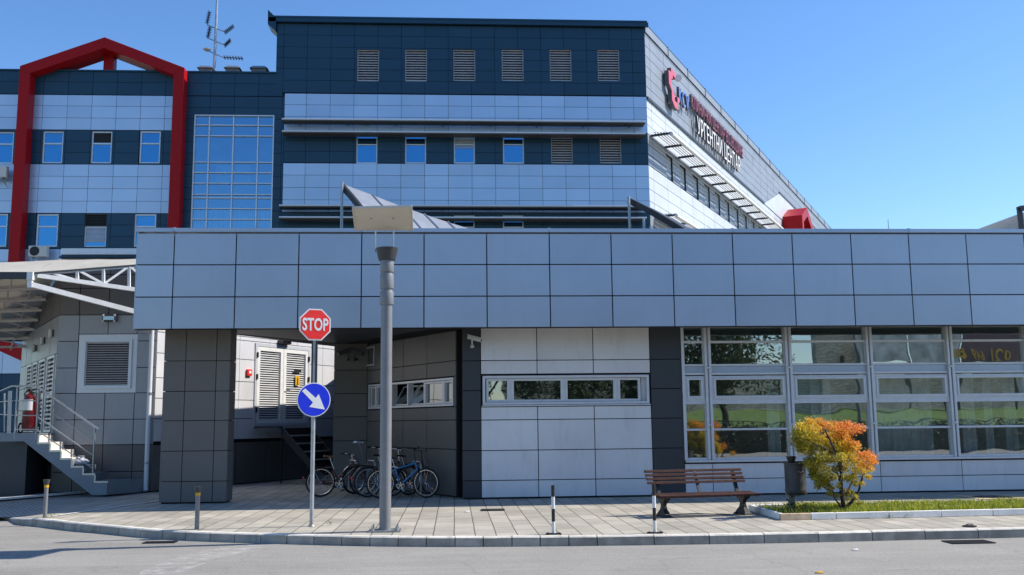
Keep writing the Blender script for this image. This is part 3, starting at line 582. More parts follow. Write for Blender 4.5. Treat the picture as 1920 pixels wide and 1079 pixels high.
for s in np.arange(4.4, 75, 4.4): rd.fbox(GR, s, s+.07, .07, .12, zt-.5, zt+.12)
part('roof_edge', rd, M['grey'], hosp)

# wall signs on the side wall
def on_side(P): return GR.w(P[0], .25, P[1])
e0, e1 = GR.px(1251, 132, .3), GR.px(1277, 198, .3)
sg_ = thing('wall_sign', 'pink half cross emblem with blue KCV letters on the upper side wall of the hospital', 'sign', GR.w(e0[0], .2, e1[1]))
es, ez0, ez1 = e0[0], GR.px(1260, 199, .3)[1], GR.px(1259, 131, .3)[1]
H = ez1-ez0; W = GR.px(1273, 180, .3)[0]-es
shape = [(.22,1.0),(.58,.97),(.62,.80),(.36,.84),(.36,.72),(.24,.72),(.24,.50),(.34,.40),(.48,.36),(.48,.18),(.72,.18),(.72,.36),(.92,.36),(.92,.26),(.76,.20),(.76,.0),(.46,.0),(.22,.14),(.22,.38),(.0,.52),(.0,.86),(.22,.88)]
mb = MB(); mb.prism([GR.w(es+u*W, .12, ez0+v*H) for u, v in shape], GR.n*.24); q = part('emblem', mb, M['letter_s'], sg_)
mb = MB(); mb.prism([GR.w(es+u*W, .365, ez0+v*H) for u, v in shape], GR.n*.03); part('emblem_face', mb, M['logo'], q)
mb = MB(); c = GR.w(es+W*.72, .5, ez0+H*.86); mb.lathe([(.22, -.1), (.22, .1)], tuple(c), 14, 'y'); part('emblem_dot', mb, M['letter_w'], sg_)
def wall_text(body, x0, x1, ytop, ybot, m, parent, name):
    s0, s1 = GR.S(x0, (ytop[0]+ybot[0])/2), GR.S(x1, (ytop[1]+ybot[1])/2); za, zb = GR.px(x0, ybot[0], .5)[1], GR.px(x0, ytop[0], .5)[1]
    me = text_mesh(body, 1.0, .17, 1.05, .004); xs = [v.co.x for v in me.vertices]; ys = [v.co.y for v in me.vertices]
    for v in me.vertices: v.co.x -= min(xs); v.co.y -= max(0, min(ys))
    place_text(me, GR.w(s0, .3, za), GR.d, (0,0,1), (s1-s0)/(max(xs)-min(xs)), (zb-za)/0.72)
    o = Vector(wloc(parent)) if parent else Vector((0,0,0))
    for v in me.vertices: v.co -= o
    me.materials.append(M['letter_s']); me.materials.append(M[m])
    for p in me.polygons: p.material_index = 1 if p.normal.dot(GR.n) > .9 else 0
    b = bpy.data.objects.new(name, me); COL.objects.link(b); b.parent = parent; return b
wall_text('KCV', 1262, 1281, (146, 160), (176, 195), 'logo_b', sg_, 'lettering')
s2 = thing('wall_sign', 'dark red Cyrillic lettering line along the top of the hospital side wall', 'sign', GR.w(GR.S(1286, 180), .2, GR.Z(1286, 190)))
wall_text('КЛИНИЧКИ ЦЕНТАР ВОЈВОДИНЕ', 1286, 1384, (162, 262), (186, 278), 'letter_r', s2, 'lettering')
s3 = thing('wall_sign', 'large white Cyrillic lettering below the dark red line on the hospital side wall', 'sign', GR.w(GR.S(1298, 210), .2, GR.Z(1298, 235)))
wall_text('УРГЕНТНИ ЦЕНТАР', 1297, 1378, (204, 275), (236, 303), 'letter_w', s3, 'lettering')

# red portal over the left wing
def portal(fr, s0, s1, zb, ze, sm, za, wd, ob, o0, o1, label, loc, strut=None):
    t = thing('portal_frame', label, 'portal frame', loc)
    for a, sg in ((s0, 1), (s1, -1)):
        sl_ = (za-ze)/abs(sm-a); dz = wd*math.sqrt(1+sl_*sl_); zi = ze+sl_*wd-dz; b = a+sg*wd
        m = MB(); m.prism([fr.w(a, o1, zb), fr.w(b, o1, zb), fr.w(b, o1, zi), fr.w(a, o1, ze)], -fr.n*(o1-o0)); part('post', m, M['red'], t, bevel=.015)
        m = MB(); m.prism([fr.w(a, o1+.003, ze+.003), fr.w(b, o1+.003, zi-.003), fr.w(sm, o1+.003, za-dz), fr.w(sm, o1+.003, za)], -fr.n*(o1-ob)); part('gable_beam', m, M['red'], t, bevel=.015)
    if strut: m = MB(); m.fbox(fr, strut[0], strut[1], strut[2], strut[3], strut[4], za-wd*1.02); part('strut', m, M['red'], t)
    return t
o1 = .75
portal(F, F.px(35.5, 150, o1)[0], F.px(345, 150, o1)[0], F.px(12, 560, o1)[1], F.px(37, 124, o1)[1], F.px(196, 70, o1)[0], F.px(196, 70, o1)[1], .6, -.75, .02, o1,
       'tall red steel portal frame with a gable top around the left wing windows', (-20, 54.3, 0), (F.px(200, 120, -.7)[0], F.px(219, 120, -.7)[0], -.70, -.20, ztl))
s0 = GR.S(1466, 410); zz = GR.Z(1466, 402)
portal(GR, s0, s0+6.0, 3, zz-.3, s0+3.0, zz+1.0, .8, .02, .02, 1.9, 'small bright red gabled portal projecting from the far end of the hospital side wall', GR.w(s0, 0, 0))

# roof things of the left wing
def mast():
    t = thing('antenna_mast', 'tall thin roof mast carrying small dark aerials above the left wing', 'antenna', (at(401, 131, 58).x, 58, ztl))
    p0, p1 = at(401.5, 134, 58), at(407.5, -14, 58); m = MB(); m.tube([p0, p1], [.10, .06], 8); part('pole', m, M['steel'], t, smooth=40)
    def arm(a, b): m = MB(); m.tube([at(*a, 58), at(*b, 58)], .035, 6); return part('arm', m, M['steel'], t)
    arm((388, 47), (424, 61)); arm((388, 71), (424, 86)); arm((383, 92.5), (421, 109))
    def yagi(pts, el):
        m = MB(); a, b = at(*pts[0], 58), at(*pts[1], 58); m.tube([a, b], .03, 5)
        for i in range(7): c = a.lerp(b, (i+.5)/7); m.tube([c+Vector((0, -.3, 0)), c+Vector((0, .3, 0))], .02, 4); m.tube([c-el*.14, c+el*.14], .018, 4)
        part('aerial', m, M['iron'], t)
    yagi(((388, 45), (393, 22)), Vector((1,0,0))); yagi(((389.5, 71), (394, 51)), Vector((1,0,0)))
    yagi(((421, 62), (438.5, 49)), Vector((0,0,1))); yagi(((421, 86.5), (432.5, 75)), Vector((0,0,1))); yagi(((419, 108), (456, 110)), Vector((0,0,1)))
    m = MB(); m.lathe([(.05, -.1), (.22, 0), (.24, .06)], tuple(at(388, 94, 58)), 10); part('dish', m, M['plastic'], t)
mast()
for x0, x1, y, lab in ((371, 402, 127.5, 'low grey roof vent at the foot of the antenna mast'), (421, 453, 127.5, 'low grey roof vent in the middle, right of the antenna mast'), (469, 504, 128, 'low domed roof vent beside the tall block')):
    a, b = at(x0, y, 57), at(x1, y, 57); t = thing('roof_vent', lab, 'roof vent', (a.x, 57, ztl), group='roof vents on the left wing')
    m = MB(); m.box(a.x+.12, b.x-.12, 56.8, 57.9, ztl-.2, a.z-.08); part('base', m, M['gravelroof'], t)
    m = MB(); m.hexa([(a.x, 56.65, a.z-.1), (b.x, 56.65, a.z-.1), (b.x, 58, a.z-.1), (a.x, 58, a.z-.1), (a.x+.2, 56.8, a.z+.08), (b.x-.2, 56.8, a.z+.08), (b.x-.2, 57.8, a.z+.08), (a.x+.2, 57.8, a.z+.08)]); part('cover', m, M['steel'], t, bevel=.03)
# air conditioners
def aircon(P, wdt, lab):
    h = wdt*.62; t = thing('air_conditioner', lab, 'air conditioner', P, group='air conditioners on the left wing wall')
    m = MB(); m.box(-wdt/2, wdt/2, -.35, 0, 0, h); part('casing', m, M['plastic'], t, bevel=.03, local=True)
    m = MB(); m.lathe([(h*.42, -.362), (h*.42, -.352)], (-wdt*.16, 0, h*.5), 24, 'y'); q = part('fan', m, M['black'], t, local=True)
    m = MB()
    for r in (.12, .22, .32, .40): m.tube([(-wdt*.16+h*r*math.cos(a), -.372, h*.5+h*r*math.sin(a)) for a in np.linspace(0, 2*math.pi, 20, endpoint=False)], .008, 4, closed=True)
    part('fan_guard', m, M['dkslat'], q, local=True)
    m = MB()
    for x in (-wdt*.3, wdt*.3): m.box(x-.025, x+.025, -.38, .38, -.05, -.002); m.bar((x, -.3, -.05), (x, .38, -.4), .03, .03)
    part('bracket', m, M['steel'], t, local=True)
p = at(71, 482, 54.3); aircon((p.x, 54.55, p.z), 1.0, 'white air conditioner with a round black fan above the canvas canopy')
p = at(-6, 333, 54.3); aircon((p.x, 54.55, p.z), 1.05, 'pale air conditioner cut by the left edge, outside the red post')

# ------------------------------------------------------------------ LOW GREY WING IN FRONT (annex)
AF = Frame((0, 21.64), 0); AW = Frame((0, 22.87), 0)
annex = thing('low_clinic_wing', 'low front wing with a pale blue panel fascia, strip windows and a tall glazed bay', 'building', (4, 22, 0))
fx = [AF.S(x, 438) for x in (262, 327.75, 444.5, 561.25, 678.75, 795.5, 913, 1029.5, 1145.5, 1259.75, 1372.5, 1484.5, 1594, 1702, 1810.5)]
fx[0] = AF.S(254.5, 525)
fx = [fx[0]]+[(fx[i]+AF.S(b, 612))/2 for i, b in enumerate((252, 321.25, 438, 557.5, 676.25, 794.5, 913, 1032.5, 1149.25, 1265.5, 1380.25, 1493.25, 1605, 1715, 1823)) if i]
while fx[-1] < 27: fx.append(fx[-1]+1.405)
fz = [AF.Z(960, y) for y in (614.3, 555.5, 496.3, 438)]; ft = AF.Z(960, 429.5)
mb = MB(); panels(mb, AF, fx, fz, [], .026, th=.05, jit=.0016); part('fascia', mb, M['fascia'], annex)
ROOF = ft-.01; SOF = fz[0]+.16
# roof slab edge runs obliquely over the passage
E0, E1 = Vector((-6.35, 23.2, 0)), Vector((-6.35+.5*22, 23.2+.866*22, 0))
mb = MB()
mb.box(fx[0]+.012, 27, 21.70, 22.0, fz[0]+.012, ROOF-.15)
mb.prism([(fx[0]+.03, 22.0, SOF), (27, 22.0, SOF), (27, 45, SOF), (E1.x, 45, SOF), (E0.x, E0.y, SOF), (fx[0]+.03, 23.1, SOF)], (0, 0, ROOF-.3-SOF)); part('roof_slab', mb, M['gap'], annex)
sk = MB(); sk.prism([(fx[0]+.06, 22.0, SOF-.012), (27, 22.0, SOF-.012), (27, 23.1, SOF-.012), (-.3, 23.1, SOF-.012), (-3.2, 27.6, SOF-.012), (E0.x+.1, E0.y+.0, SOF-.012), (fx[0]+.06, 23.05, SOF-.012)], (0, 0, .008)); part('soffit', sk, M['char'], annex)
cp = MB(); cx = [fx[0]-.03]+[AF.S(x, 433) for x in (328, 679, 1029.5, 1372.5, 1702)]+[20, 27]
for a, b in zip(cx, cx[1:]):
    cp.cur = random.random(); cp.box(a+.006, b-.006, 21.58, 22.15, fz[3]+.02, ft)
    cp.box(b-.03, b+.03, 21.572, 22.16, fz[3]+.05, ft+.012)
part('roof_cap', cp, M['fascia'], annex)
fl = MB(); fl.box(fx[0], 27, 22.15, 45, ROOF-.29, ROOF-.25)
# end face of the fascia
ef = MB(); ef.box(fx[0]-.02, fx[0]+.005, 21.66, 22.9, fz[0], fz[3]); part('end_panel', ef, M['fascia'], annex)

# column at the left
cx0, cx1 = AW.S(303, 780), AW.S(429, 780); cj = [cx0, AW.S(344.5, 780), AW.S(402.5, 780), cx1]
cz = [0.03]+[AW.Z(365, y) for y in (903, 846, 789, 734, 677)]+[SOF]
mb = MB(); panels(mb, AW, cj, cz, [], .016, jit=.001)
CR = Frame((cx1-.0, 22.87), R_(90)); panels(mb, CR, [.03, .60], cz, [], .016, jit=.001)
CL = Frame((cx0, 23.47), R_(-90)); panels(mb, CL, [0, .57], cz, [], .016, jit=.001)
col = part('pillar', mb, M['brown'], annex)
mb = MB(); mb.box(cx0+.05, cx1-.05, 22.92, 23.47, 0, SOF); part('pillar_core', mb, M['gap'], annex)

# front wall: dark pier, panel wall with strip window, dark pier, glazed bay
px = [AW.S(867, 780), AW.S(902, 780), AW.S(1221, 760), AW.S(1280, 760)]
rowp = [0.03]+[AW.Z(884, y) for y in (902, 845.5, 789, 733, 677)]+[SOF]
mb = MB(); panels(mb, AW, [px[0], px[1]], rowp, [], .018, jit=.001)
PL = Frame((px[0], 23.5), R_(-90)); panels(mb, PL, [.0, .61], rowp, [], .018, jit=.001)
rowq = [0.03]+[AW.Z(1250, y) for y in (896, 840.5, 784.5, 729, 674)]+[SOF]
part('pier', mb, M['char'], annex); mb = MB(); panels(mb, AW, [px[2], px[3]], rowq, [], .018, jit=.001, o=.015); part('pier', mb, M['char'], annex)
wj = [px[1], AW.S(1008, 760), AW.S(1114, 760), px[2]]
wz = [0.03]+[AW.Z(1060, y) for y in (899.5, 843.5, 786.5, 762)]+[AW.Z(1060, y) for y in (701, 675.5)]+[SOF]
SWN = (AW.S(905, 730), AW.S(1217, 730), AW.Z(1060, 758.5), AW.Z(1060, 704))
mb = MB(); panels(mb, AW, wj, wz, [(SWN[0]-.02, SWN[1]+.02, SWN[2]-.03, SWN[3]+.03)], .02, jit=.0012); part('wall', mb, M['wall'], annex)
# strip window of four sashes
mb = MB(); frame_ring(mb, AW, *SWN, .06, -.22, .02); wf = part('strip_window', mb, M['alu'], annex, bevel=.006)
mb = MB()
sash = [(910, 953), (962, 1054), (1062.5, 1153.5), (1161, 1205)]
ed = [SWN[0]+.06]+[AW.S((a[1]+b[0])/2, 730) for a, b in zip(sash, sash[1:])]+[SWN[1]-.17]
for a, b in zip(ed, ed[1:]): frame_ring(mb, AW, a+.025, b-.025, SWN[2]+.065, SWN[3]-.065, .055, -.15, -.045)
for a in ed[1:-1]: mb.fbox(AW, a-.035, a+.035, -.2, -.06, SWN[2]+.06, SWN[3]-.06)
mb.fbox(AW, SWN[1]-.17, SWN[1]-.06, -.2, -.12, SWN[2]+.06, SWN[3]-.06)
part('sash', mb, M['alu'], wf, bevel=.004)
for a, b in zip(ed, ed[1:]): q = MB(); q.fbox(AW, a+.06, b-.06, -.11, -.10, SWN[2]+.1, SWN[3]-.1); part('pane', q, M['glassd'], wf)
mb = MB(); mb.fbox(AW, SWN[0]-.02, SWN[1]+.02, -.05, .05, SWN[2]-.035, SWN[2]-.008); part('sill', mb, M['alu'], wf)

# glazed bay
bx = [px[3]]+[AW.S(x, 740) for x in (1328.5, 1481, 1633.5, 1785.5, 1934)]; bx += [bx[-1]+(bx[-1]-bx[-2])*i for i in (1, 2, 3)]
zz = {n: AW.Z(1400, y) for n, y in dict(top=617, t1=641, t2=684.5, p0=687, p1=702, f1=708, f0=746, b1=755, t3=805, s1=857.5, s0=862).items()}
for i, x in enumerate(bx[:-1]):
    mb = MB()
    if i == 0: mb.fbox(AW, x+.0, x+.07, -.16, .05, zz['s0'], SOF); part('mullion', mb, M['alu'], annex, bevel=.008); continue
    mb.fbox(AW, x-.075, x-.022, -.16, .06, zz['s0'], SOF); mb.fbox(AW, x+.022, x+.085, -.16, .045, zz['s0'], SOF); mb.fbox(AW, x-.03, x+.03, -.16, -.02, zz['s0'], SOF)
    for z in (zz['p0']-.06, zz['b1']-.55): mb.fbox(AW, x-.05, x+.04, .04, .085, z, z+.05)
    part('mullion', mb, M['alu'], annex, bevel=.008)
for i in range(len(bx)-1):
    a, b = bx[i]+(.07 if i == 0 else .085), bx[i+1]-.075
    mb = MB()
    for n, h in (('t1', .055), ('t2', .05), ('b1', .06), ('t3', .05)): mb.fbox(AW, a, b, -.15, .0, zz[n]-h/2, zz[n]+h/2)
    mb.fbox(AW, a, b, -.15, .02, zz['s0'], zz['s1']); mb.fbox(AW, a, b, -.15, -.01, zz['p1']-.01, zz['p1']+.045); mb.fbox(AW, a, b, -.15, -.02, zz['top']+.04, SOF)
    mb.fbox(AW, a, b, -.15, -.01, zz['f0']-.11, zz['f0']-.035)
    mb.fbox(AW, a, a+.012, -.14, -.03, zz['s0'], SOF); mb.fbox(AW, b-.012, b, -.14, -.03, zz['s0'], SOF)
    frame_ring(mb, AW, a+.01, b-.01, zz['f0']-.035, zz['f1']+.04, .075, -.14, .005); frame_ring(mb, AW, a+.05, b-.05, zz['f0']+.0, zz['f1']+.0, .05, -.12, .025)
    gwn = part('glazed_bay', mb, M['alu'], annex, bevel=.005)
    q = MB(); q.fbox(AW, a, b, -.12, -.03, zz['p0']+.0, zz['p1']-.005); part('spandrel', q, M['fascia'], gwn)
    for lo, hi in (('t1', 'top'), ('t2', 't1'), ('f0', 'f1'), ('t3', 'b1'), ('s1', 't3')):
        q = MB(); q.poly([AW.w(a, -.07, zz[lo]-(.03 if hi == 'f1' else 0)), AW.w(b, -.07, zz[lo]-(.03 if hi == 'f1' else 0)), AW.w(b, -.07, zz[hi]+(.05 if hi in ('top', 'f1') else 0)), AW.w(a, -.07, zz[hi]+(.05 if hi in ('top', 'f1') else 0))]); part('pane', q, M['glass'], gwn)
ledge = MB(); ledge.fbox(AW, px[3]+.02, bx[-1], -.1, .07, zz['s0']-.05, zz['s0']); part('sill', ledge, M['alu'], annex)
pj = [px[3]]+[AW.S(x, 895) for x in (1337, 1494, 1652, 1805)]; pj += [pj[-1]+(pj[-1]-pj[-2])*i for i in (1, 2, 3, 4)]
pzs = [.03, AW.Z(1400, 897.5), AW.Z(1400, 868.5), zz['s0']-.05]
mb = MB(); panels(mb, AW, pj, pzs, [], .018, jit=.0012); part('wall', mb, M['wall'], annex)
# inner leaf of the front wall, room behind
mb = MB(); hol = [(SWN[0]+.05, SWN[1]-.05, SWN[2]+.05, SWN[3]-.05), (px[3]+.05, 40, zz['s0'], SOF-.05)]
skin(mb, AW, px[0]+.02, 27, 0, SOF, hol, -.32, -.06); part('backing_wall', mb, M['gap'], annex)
mb = MB(); mb.box(5.4, 27, 23.2, 28, .5, .55); mb.box(5.4, 27, 28, 28.1, .55, SOF); mb.box(.8, 4.5, 23.9, 23.95, .2, SOF); mb.box(5.35, 5.4, 23.2, 28, .5, SOF); mb.box(5.4, 27, 23.2, 28, SOF-.05, SOF-.012); part('interior', mb, M['room'], annex)
def curtain(a, b, z0, z1, o, n):
    mb = MB(); k = max(8, int((b-a)*26)); pts = []
    for i in range(k+1): u = a+(b-a)*i/k; pts.append((u, o+.035*math.sin(u*n)+.012*math.sin(u*n*2.7)))
    q = mb.add([AW.w(u, v, z0) for u, v in pts]+[AW.w(u, v, z1) for u, v in pts])
    for i in range(k): mb.face((q+i, q+i+1, q+k+2+i, q+k+1+i))
    part('curtain', mb, M['curtain'], annex, smooth=80)
for a, b in ((bx[3]+.1, bx[4]-.25), (bx[4]+.5, bx[4]+.85), (bx[4]+1.05, bx[4]+1.3), (bx[2]-.42, bx[2]-.1), (bx[2]+.7, bx[2]+1.2), (bx[4]+1.6, bx[5]-.1)): curtain(a, b, .62, zz['b1']+.9, -.55, 40)

# passage walls
P1 = Vector((px[0]-.15, 23.45, 0)); PW = Frame((P1.x-.5*5.0, P1.y+.866*5.0), R_(-60))     # right wall of the passage, s runs to the front
pl = 5.0
zrow = [.03]+[PW.Z(840, y) for y in (842.5, 788, 763.5)]+[PW.Z(840, y) for y in (706.5, 678, 622)]+[SOF]
PWN = (PW.S(692, 740), PW.S(850.5, 740), PW.Z(840, 761.5), PW.Z(840, 709))
sj = [0]+[PW.S(x, 660) for x in (714, 756, 800.5)]+[pl]
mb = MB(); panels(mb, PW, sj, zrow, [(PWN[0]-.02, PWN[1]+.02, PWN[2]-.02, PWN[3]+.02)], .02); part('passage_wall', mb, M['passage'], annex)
mb = MB(); skin(mb, PW, 0, pl, 0, SOF, [(PWN[0]+.03, PWN[1]-.03, PWN[2]+.03, PWN[3]-.03)], -.3, -.06); mb.fbox(PW, PWN[0], PWN[1], -.6, -.55, PWN[2]-.3, PWN[3]+.3); part('backing_wall', mb, M['gap'], annex)
mb = MB(); frame_ring(mb, PW, *PWN, .05, -.2, .02); pwf = part('strip_window', mb, M['alu'], annex)
ps = [PWN[0]+.05]+[PW.S(x, 740) for x in (703, 733, 763, 794, 830)]+[PWN[1]-.05]
for i, (a, b) in enumerate(zip(ps, ps[1:])):
    mb = MB(); mb.fbox(PW, b-.03, b+.03, -.18, -.02, PWN[2]+.05, PWN[3]-.05)
    if i not in (2, 3): frame_ring(mb, PW, a+.02, b-.03, PWN[2]+.06, PWN[3]-.06, .045, -.13, -.03)
    part('sash', mb, M['alu'], pwf)
for i, (a, b) in enumerate(zip(ps, ps[1:])):
    q = MB(); a += .04; b -= .05; z0, z1 = PWN[2]+.08, PWN[3]-.08
    if i in (2, 3):                                     # two sashes tilted inwards
        e = [PW.w(a, -.1, z0), PW.w(b, -.1, z0), PW.w(b, -.38, z1-.03), PW.w(a, -.38, z1-.03)]; q.poly(e)
        f = MB(); 
        for i0 in range(4): f.bar(e[i0], e[(i0+1) % 4], .035, .035)
        part('open_sash', f, M['alu'], pwf)
    else: q.fbox(PW, a, b, -.1, -.09, z0, z1)
    part('pane', q, M['glassd'], pwf)
q = louvre(PW, (PW.S(688, 668), PW.S(702.5, 668), PW.Z(695, 686), PW.Z(695, 651)), annex, 12, .03, -.06, .03, m='dkslat', fm='alu', name='vent_grille')
BW = Frame((P1.x-2.5-.95, PW.P.y), 0)                   # short wall at the back of the passage
zb_ = [.03]+[BW.Z(650, y) for y in (827, 782, 738.5, 694.5)]+[SOF]
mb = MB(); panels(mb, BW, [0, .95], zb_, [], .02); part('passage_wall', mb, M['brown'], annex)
mb = MB(); mb.fbox(BW, .02, .95, -8, -.06, 0, SOF); part('backing_wall', mb, M['gap'], annex)

# ------------------------------------------------------------------ SERVICE BUILDING (left): oblique left face, front, oblique sunlit right face
serv = thing('service_building', 'grey panelled service block with louvred doors, dark plinth and a sunlit oblique wall', 'building', (-9.5, 27, 0))
B0, B1 = Vector((-10.78, 27, 0)), Vector((-8.12, 27, 0))
BF = Frame((0, 27), 0); LFc = Frame((B0.x-.5*7.5, 27+.866*7.5), R_(-60)); DR = Frame((B1.x, 27), R_(60)); DL = 9.2
zc = [.02, BF.Z(190, 885), BF.Z(190, 834.5), BF.Z(190, 787), BF.Z(190, 737.5), BF.Z(190, 690), BF.Z(190, 640), BF.Z(190, 591)]
up = [zc[-1], BF.Z(190, 541), BF.Z(190, 515), BF.Z(190, 484)]; ZT = BF.Z(190, 470)
GLV = (BF.S(146, 690), BF.S(256, 690), BF.Z(200, 737), BF.Z(200, 627.5))
bj = [B0.x, BF.S(141, 760), BF.S(196, 760), BF.S(251.5, 760), B1.x]
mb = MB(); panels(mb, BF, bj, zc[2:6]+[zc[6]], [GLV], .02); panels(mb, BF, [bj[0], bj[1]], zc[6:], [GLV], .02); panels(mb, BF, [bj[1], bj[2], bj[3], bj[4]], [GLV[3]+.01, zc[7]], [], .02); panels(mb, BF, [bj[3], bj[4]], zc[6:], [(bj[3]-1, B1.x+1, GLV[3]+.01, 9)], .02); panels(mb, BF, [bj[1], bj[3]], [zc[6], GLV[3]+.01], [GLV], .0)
DZ0, DZ1 = zc[2]+.15, BF.Z(105, 645)
LD = [(LFc.S(a, 680), LFc.S(b, 680)) for a, b in ((53, 61), (63, 71.5), (75, 86), (90, 103))]
ld = [(a, b, 1.62, 3.72) for a, b in LD]
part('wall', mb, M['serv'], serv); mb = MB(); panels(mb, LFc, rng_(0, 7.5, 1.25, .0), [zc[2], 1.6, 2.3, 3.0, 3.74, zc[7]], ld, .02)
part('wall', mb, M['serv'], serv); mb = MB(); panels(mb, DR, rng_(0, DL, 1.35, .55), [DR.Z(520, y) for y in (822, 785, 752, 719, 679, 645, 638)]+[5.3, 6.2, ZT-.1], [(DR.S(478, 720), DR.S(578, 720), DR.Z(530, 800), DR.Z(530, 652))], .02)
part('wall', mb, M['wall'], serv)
mb = MB(); panels(mb, BF, bj, zc[:3], [], .02, o=-.03); panels(mb, LFc, rng_(0, 7.5, 1.25, 0), [.02, .8, zc[2]], [], .02, o=-.03); panels(mb, DR, rng_(0, DL, 1.35, .55), [.02, zc[2]-.02], [], .02, o=-.03); part('plinth', mb, M['brown'], serv)
mb = MB(); panels(mb, BF, bj[:1]+[BF.S(150, 560), BF.S(205, 560), B1.x], up, [], .02, o=.004); panels(mb, LFc, rng_(0, 7.5, 1.25, 0), up, [], .02, o=.004); part('upper_cladding', mb, M['brown'], serv)
mb = MB(); mb.prism([(LFc.P.x+.12, LFc.P.y, 0), (B0.x+.07, 27.12, 0), (B1.x-.02, 27.12, 0), (B1.x+.5*DL-.06, 27+.866*DL+.06, 0), (B1.x+.5*DL-.06, 44, 0), (LFc.P.x+.12, 44, 0)], (0, 0, ZT-.35)); part('core', mb, M['gap'], serv)
mb = MB(); mb.prism([BF.w(BF.S(112, 484), .1, up[-1]), BF.w(B1.x+.05, .1, up[-1]), BF.w(B1.x+.05, .1, ZT-.14), BF.w(BF.S(119, 474), .1, ZT-.14)], (0, .5, 0)); part('parapet', mb, M['dark'], serv)
mb = MB(); mb.fbox(BF, BF.S(119, 472), B1.x+.1, -.4, .16, ZT-.138, ZT+.03); part('roof_cap', mb, M['alu'], serv)
gl = louvre(BF, (BF.S(155, 690), BF.S(247, 690), BF.Z(200, 729), BF.Z(200, 636)), serv, 19, .07, -.06, .05, m='slat', fm='alu', name='louvre_grille', tilt=.5)
mb = MB(); frame_ring(mb, BF, GLV[0], GLV[1], GLV[2], GLV[3], .22, -.05, .01); part('surround', mb, M['wall'], gl)
for a, b in LD:
    q = MB(); frame_ring(q, LFc, a, b, 1.62, 3.72, .07, -.1, .03); q.fbox(LFc, a+.07, b-.07, -.1, .0, 2.6, 2.72); dr = part('louvre_door', q, M['wall'], serv)
    q = MB(); q.fbox(LFc, a+.05, b-.05, -.1, -.06, 1.65, 3.7); part('backing', q, M['gap'], dr)
    s = MB()
    for z in np.arange(1.72, 3.6, .12): s.fbox(LFc, a+.07, (a+b)/2-.03, -.05, .012, z, z+.055); s.fbox(LFc, (a+b)/2+.03, b-.07, -.05, .012, z, z+.055)
    part('slats', s, M['slat'], dr)
    q = MB(); q.tube([LFc.w(b-.12, .06, 2.62), LFc.w(b-.24, .06, 2.62)], .012, 6); part('handle', q, M['steel'], dr)
# double louvred door in the sunlit wall
d0, d1, dz0, dz1 = DR.S(480, 720), DR.S(577, 720), DR.Z(530, 798), DR.Z(530, 654)
fr_ = MB(); frame_ring(fr_, DR, d0-.08, d1+.08, dz0-.02, dz1+.1, .1, -.12, .03); part('door_frame', fr_, M['white'], serv)
dm = (d0+d1)/2
for a, b, lab in ((d0+.02, dm-.01, None), (dm+.01, d1-.02, 'louvred door leaf with a yellow warning sticker')):
    f = louvre(DR, (a, b, dz0+.05, dz1), serv, 30, .13, -.08, .02, m='slat_w', fm='white_p', name='louvre_door', tilt=.5)
    if lab: f['label'] = lab
    if lab:
        q = MB(); q.fbox(DR, a+.58, a+.80, .022, .03, (dz0+dz1)/2+.06, (dz0+dz1)/2+.38); part('warning_sticker', q, M['yellow'], f)
        q = MB(); q.fbox(DR, a+.66, a+.71, .031, .034, (dz0+dz1)/2+.10, (dz0+dz1)/2+.30); q.fbox(DR, a+.62, a+.76, .031, .034, (dz0+dz1)/2+.09, (dz0+dz1)/2+.105); part('warning_mark', q, M['black'], f)
        q = MB(); q.fbox(DR, a+.5, a+.86, .022, .03, (dz0+dz1)/2+.48, (dz0+dz1)/2+.56); part('name_plate', q, M['black'], f)
        q = MB(); q.tube([DR.w(a+.08, .07, (dz0+dz1)/2-.1), DR.w(a+.26, .07, (dz0+dz1)/2-.1)], .015, 6); part('handle', q, M['steel'], f)
    h = MB(); hx = a-.02 if not lab else b+.02
    for z in (dz0+.4, (dz0+dz1)/2+.2, dz1-.35): h.fbox(DR, hx-.03, hx+.03, .02, .06, z, z+.16)
    part('hinge', h, M['black'], f)
# drain pipe
t = thing('drain_pipe', 'pale vertical drain pipe on the corner of the grey service block', 'pipe', (B1.x-.05, 26.9, 0))
p0, p1 = BF.w(BF.S(282, 760), .12, .05), BF.w(BF.S(282, 760), .12, 5.6)
mb = MB(); mb.tube([p0+Vector((.02,-.05,0)), p0+Vector((0,0,.12)), p1], .062, 12); part('pipe', mb, M['alu_w'], t, smooth=50)
for z in (.75, 2.6, 4.4): mb = MB(); mb.lathe([(.075, z), (.075, z+.06)], (p0.x, p0.y, 0), 12); part('clamp', mb, M['steel'], t)
# floodlight, small wall lamps, alarm box, dark lamp above the door
def wall_box(P, w_, h_, dp, lab, m1, m2):
    t = thing('wall_light', lab, 'wall light', P)
    mb = MB(); mb.hexa([(-w_/2,-dp,-h_/2),(w_/2,-dp,-h_/2),(w_/2,0,-h_/2),(-w_/2,0,-h_/2),(-w_/2,-dp,h_/2*.7),(w_/2,-dp,h_/2*.7),(w_/2,0,h_/2),(-w_/2,0,h_/2)]); part('housing', mb, M[m1], t, bevel=.012, local=True)
    mb = MB(); mb.box(-w_/2+.035, w_/2-.035, -dp-.008, -dp-.002, -h_/2+.035, h_/2*.7-.035); part('lens', mb, M[m2], t, local=True)
    mb = MB()
    for x in (-w_/2+.03, w_/2-.03): mb.box(x-.02, x+.02, -dp-.02, -dp+.02, -h_/2-.02, -h_/2+.03); mb.box(x-.02, x+.02, -dp-.02, -dp+.02, h_/2*.7-.03, h_/2*.7+.02)
    part('clip', mb, M['alu_w'], t, local=True)
p = BF.w(BF.S(208, 597), .01, BF.Z(208, 597)); wall_box(p, .36, .2, .16, 'box floodlight above the big louvre grille of the service block', 'cup', 'glassd')
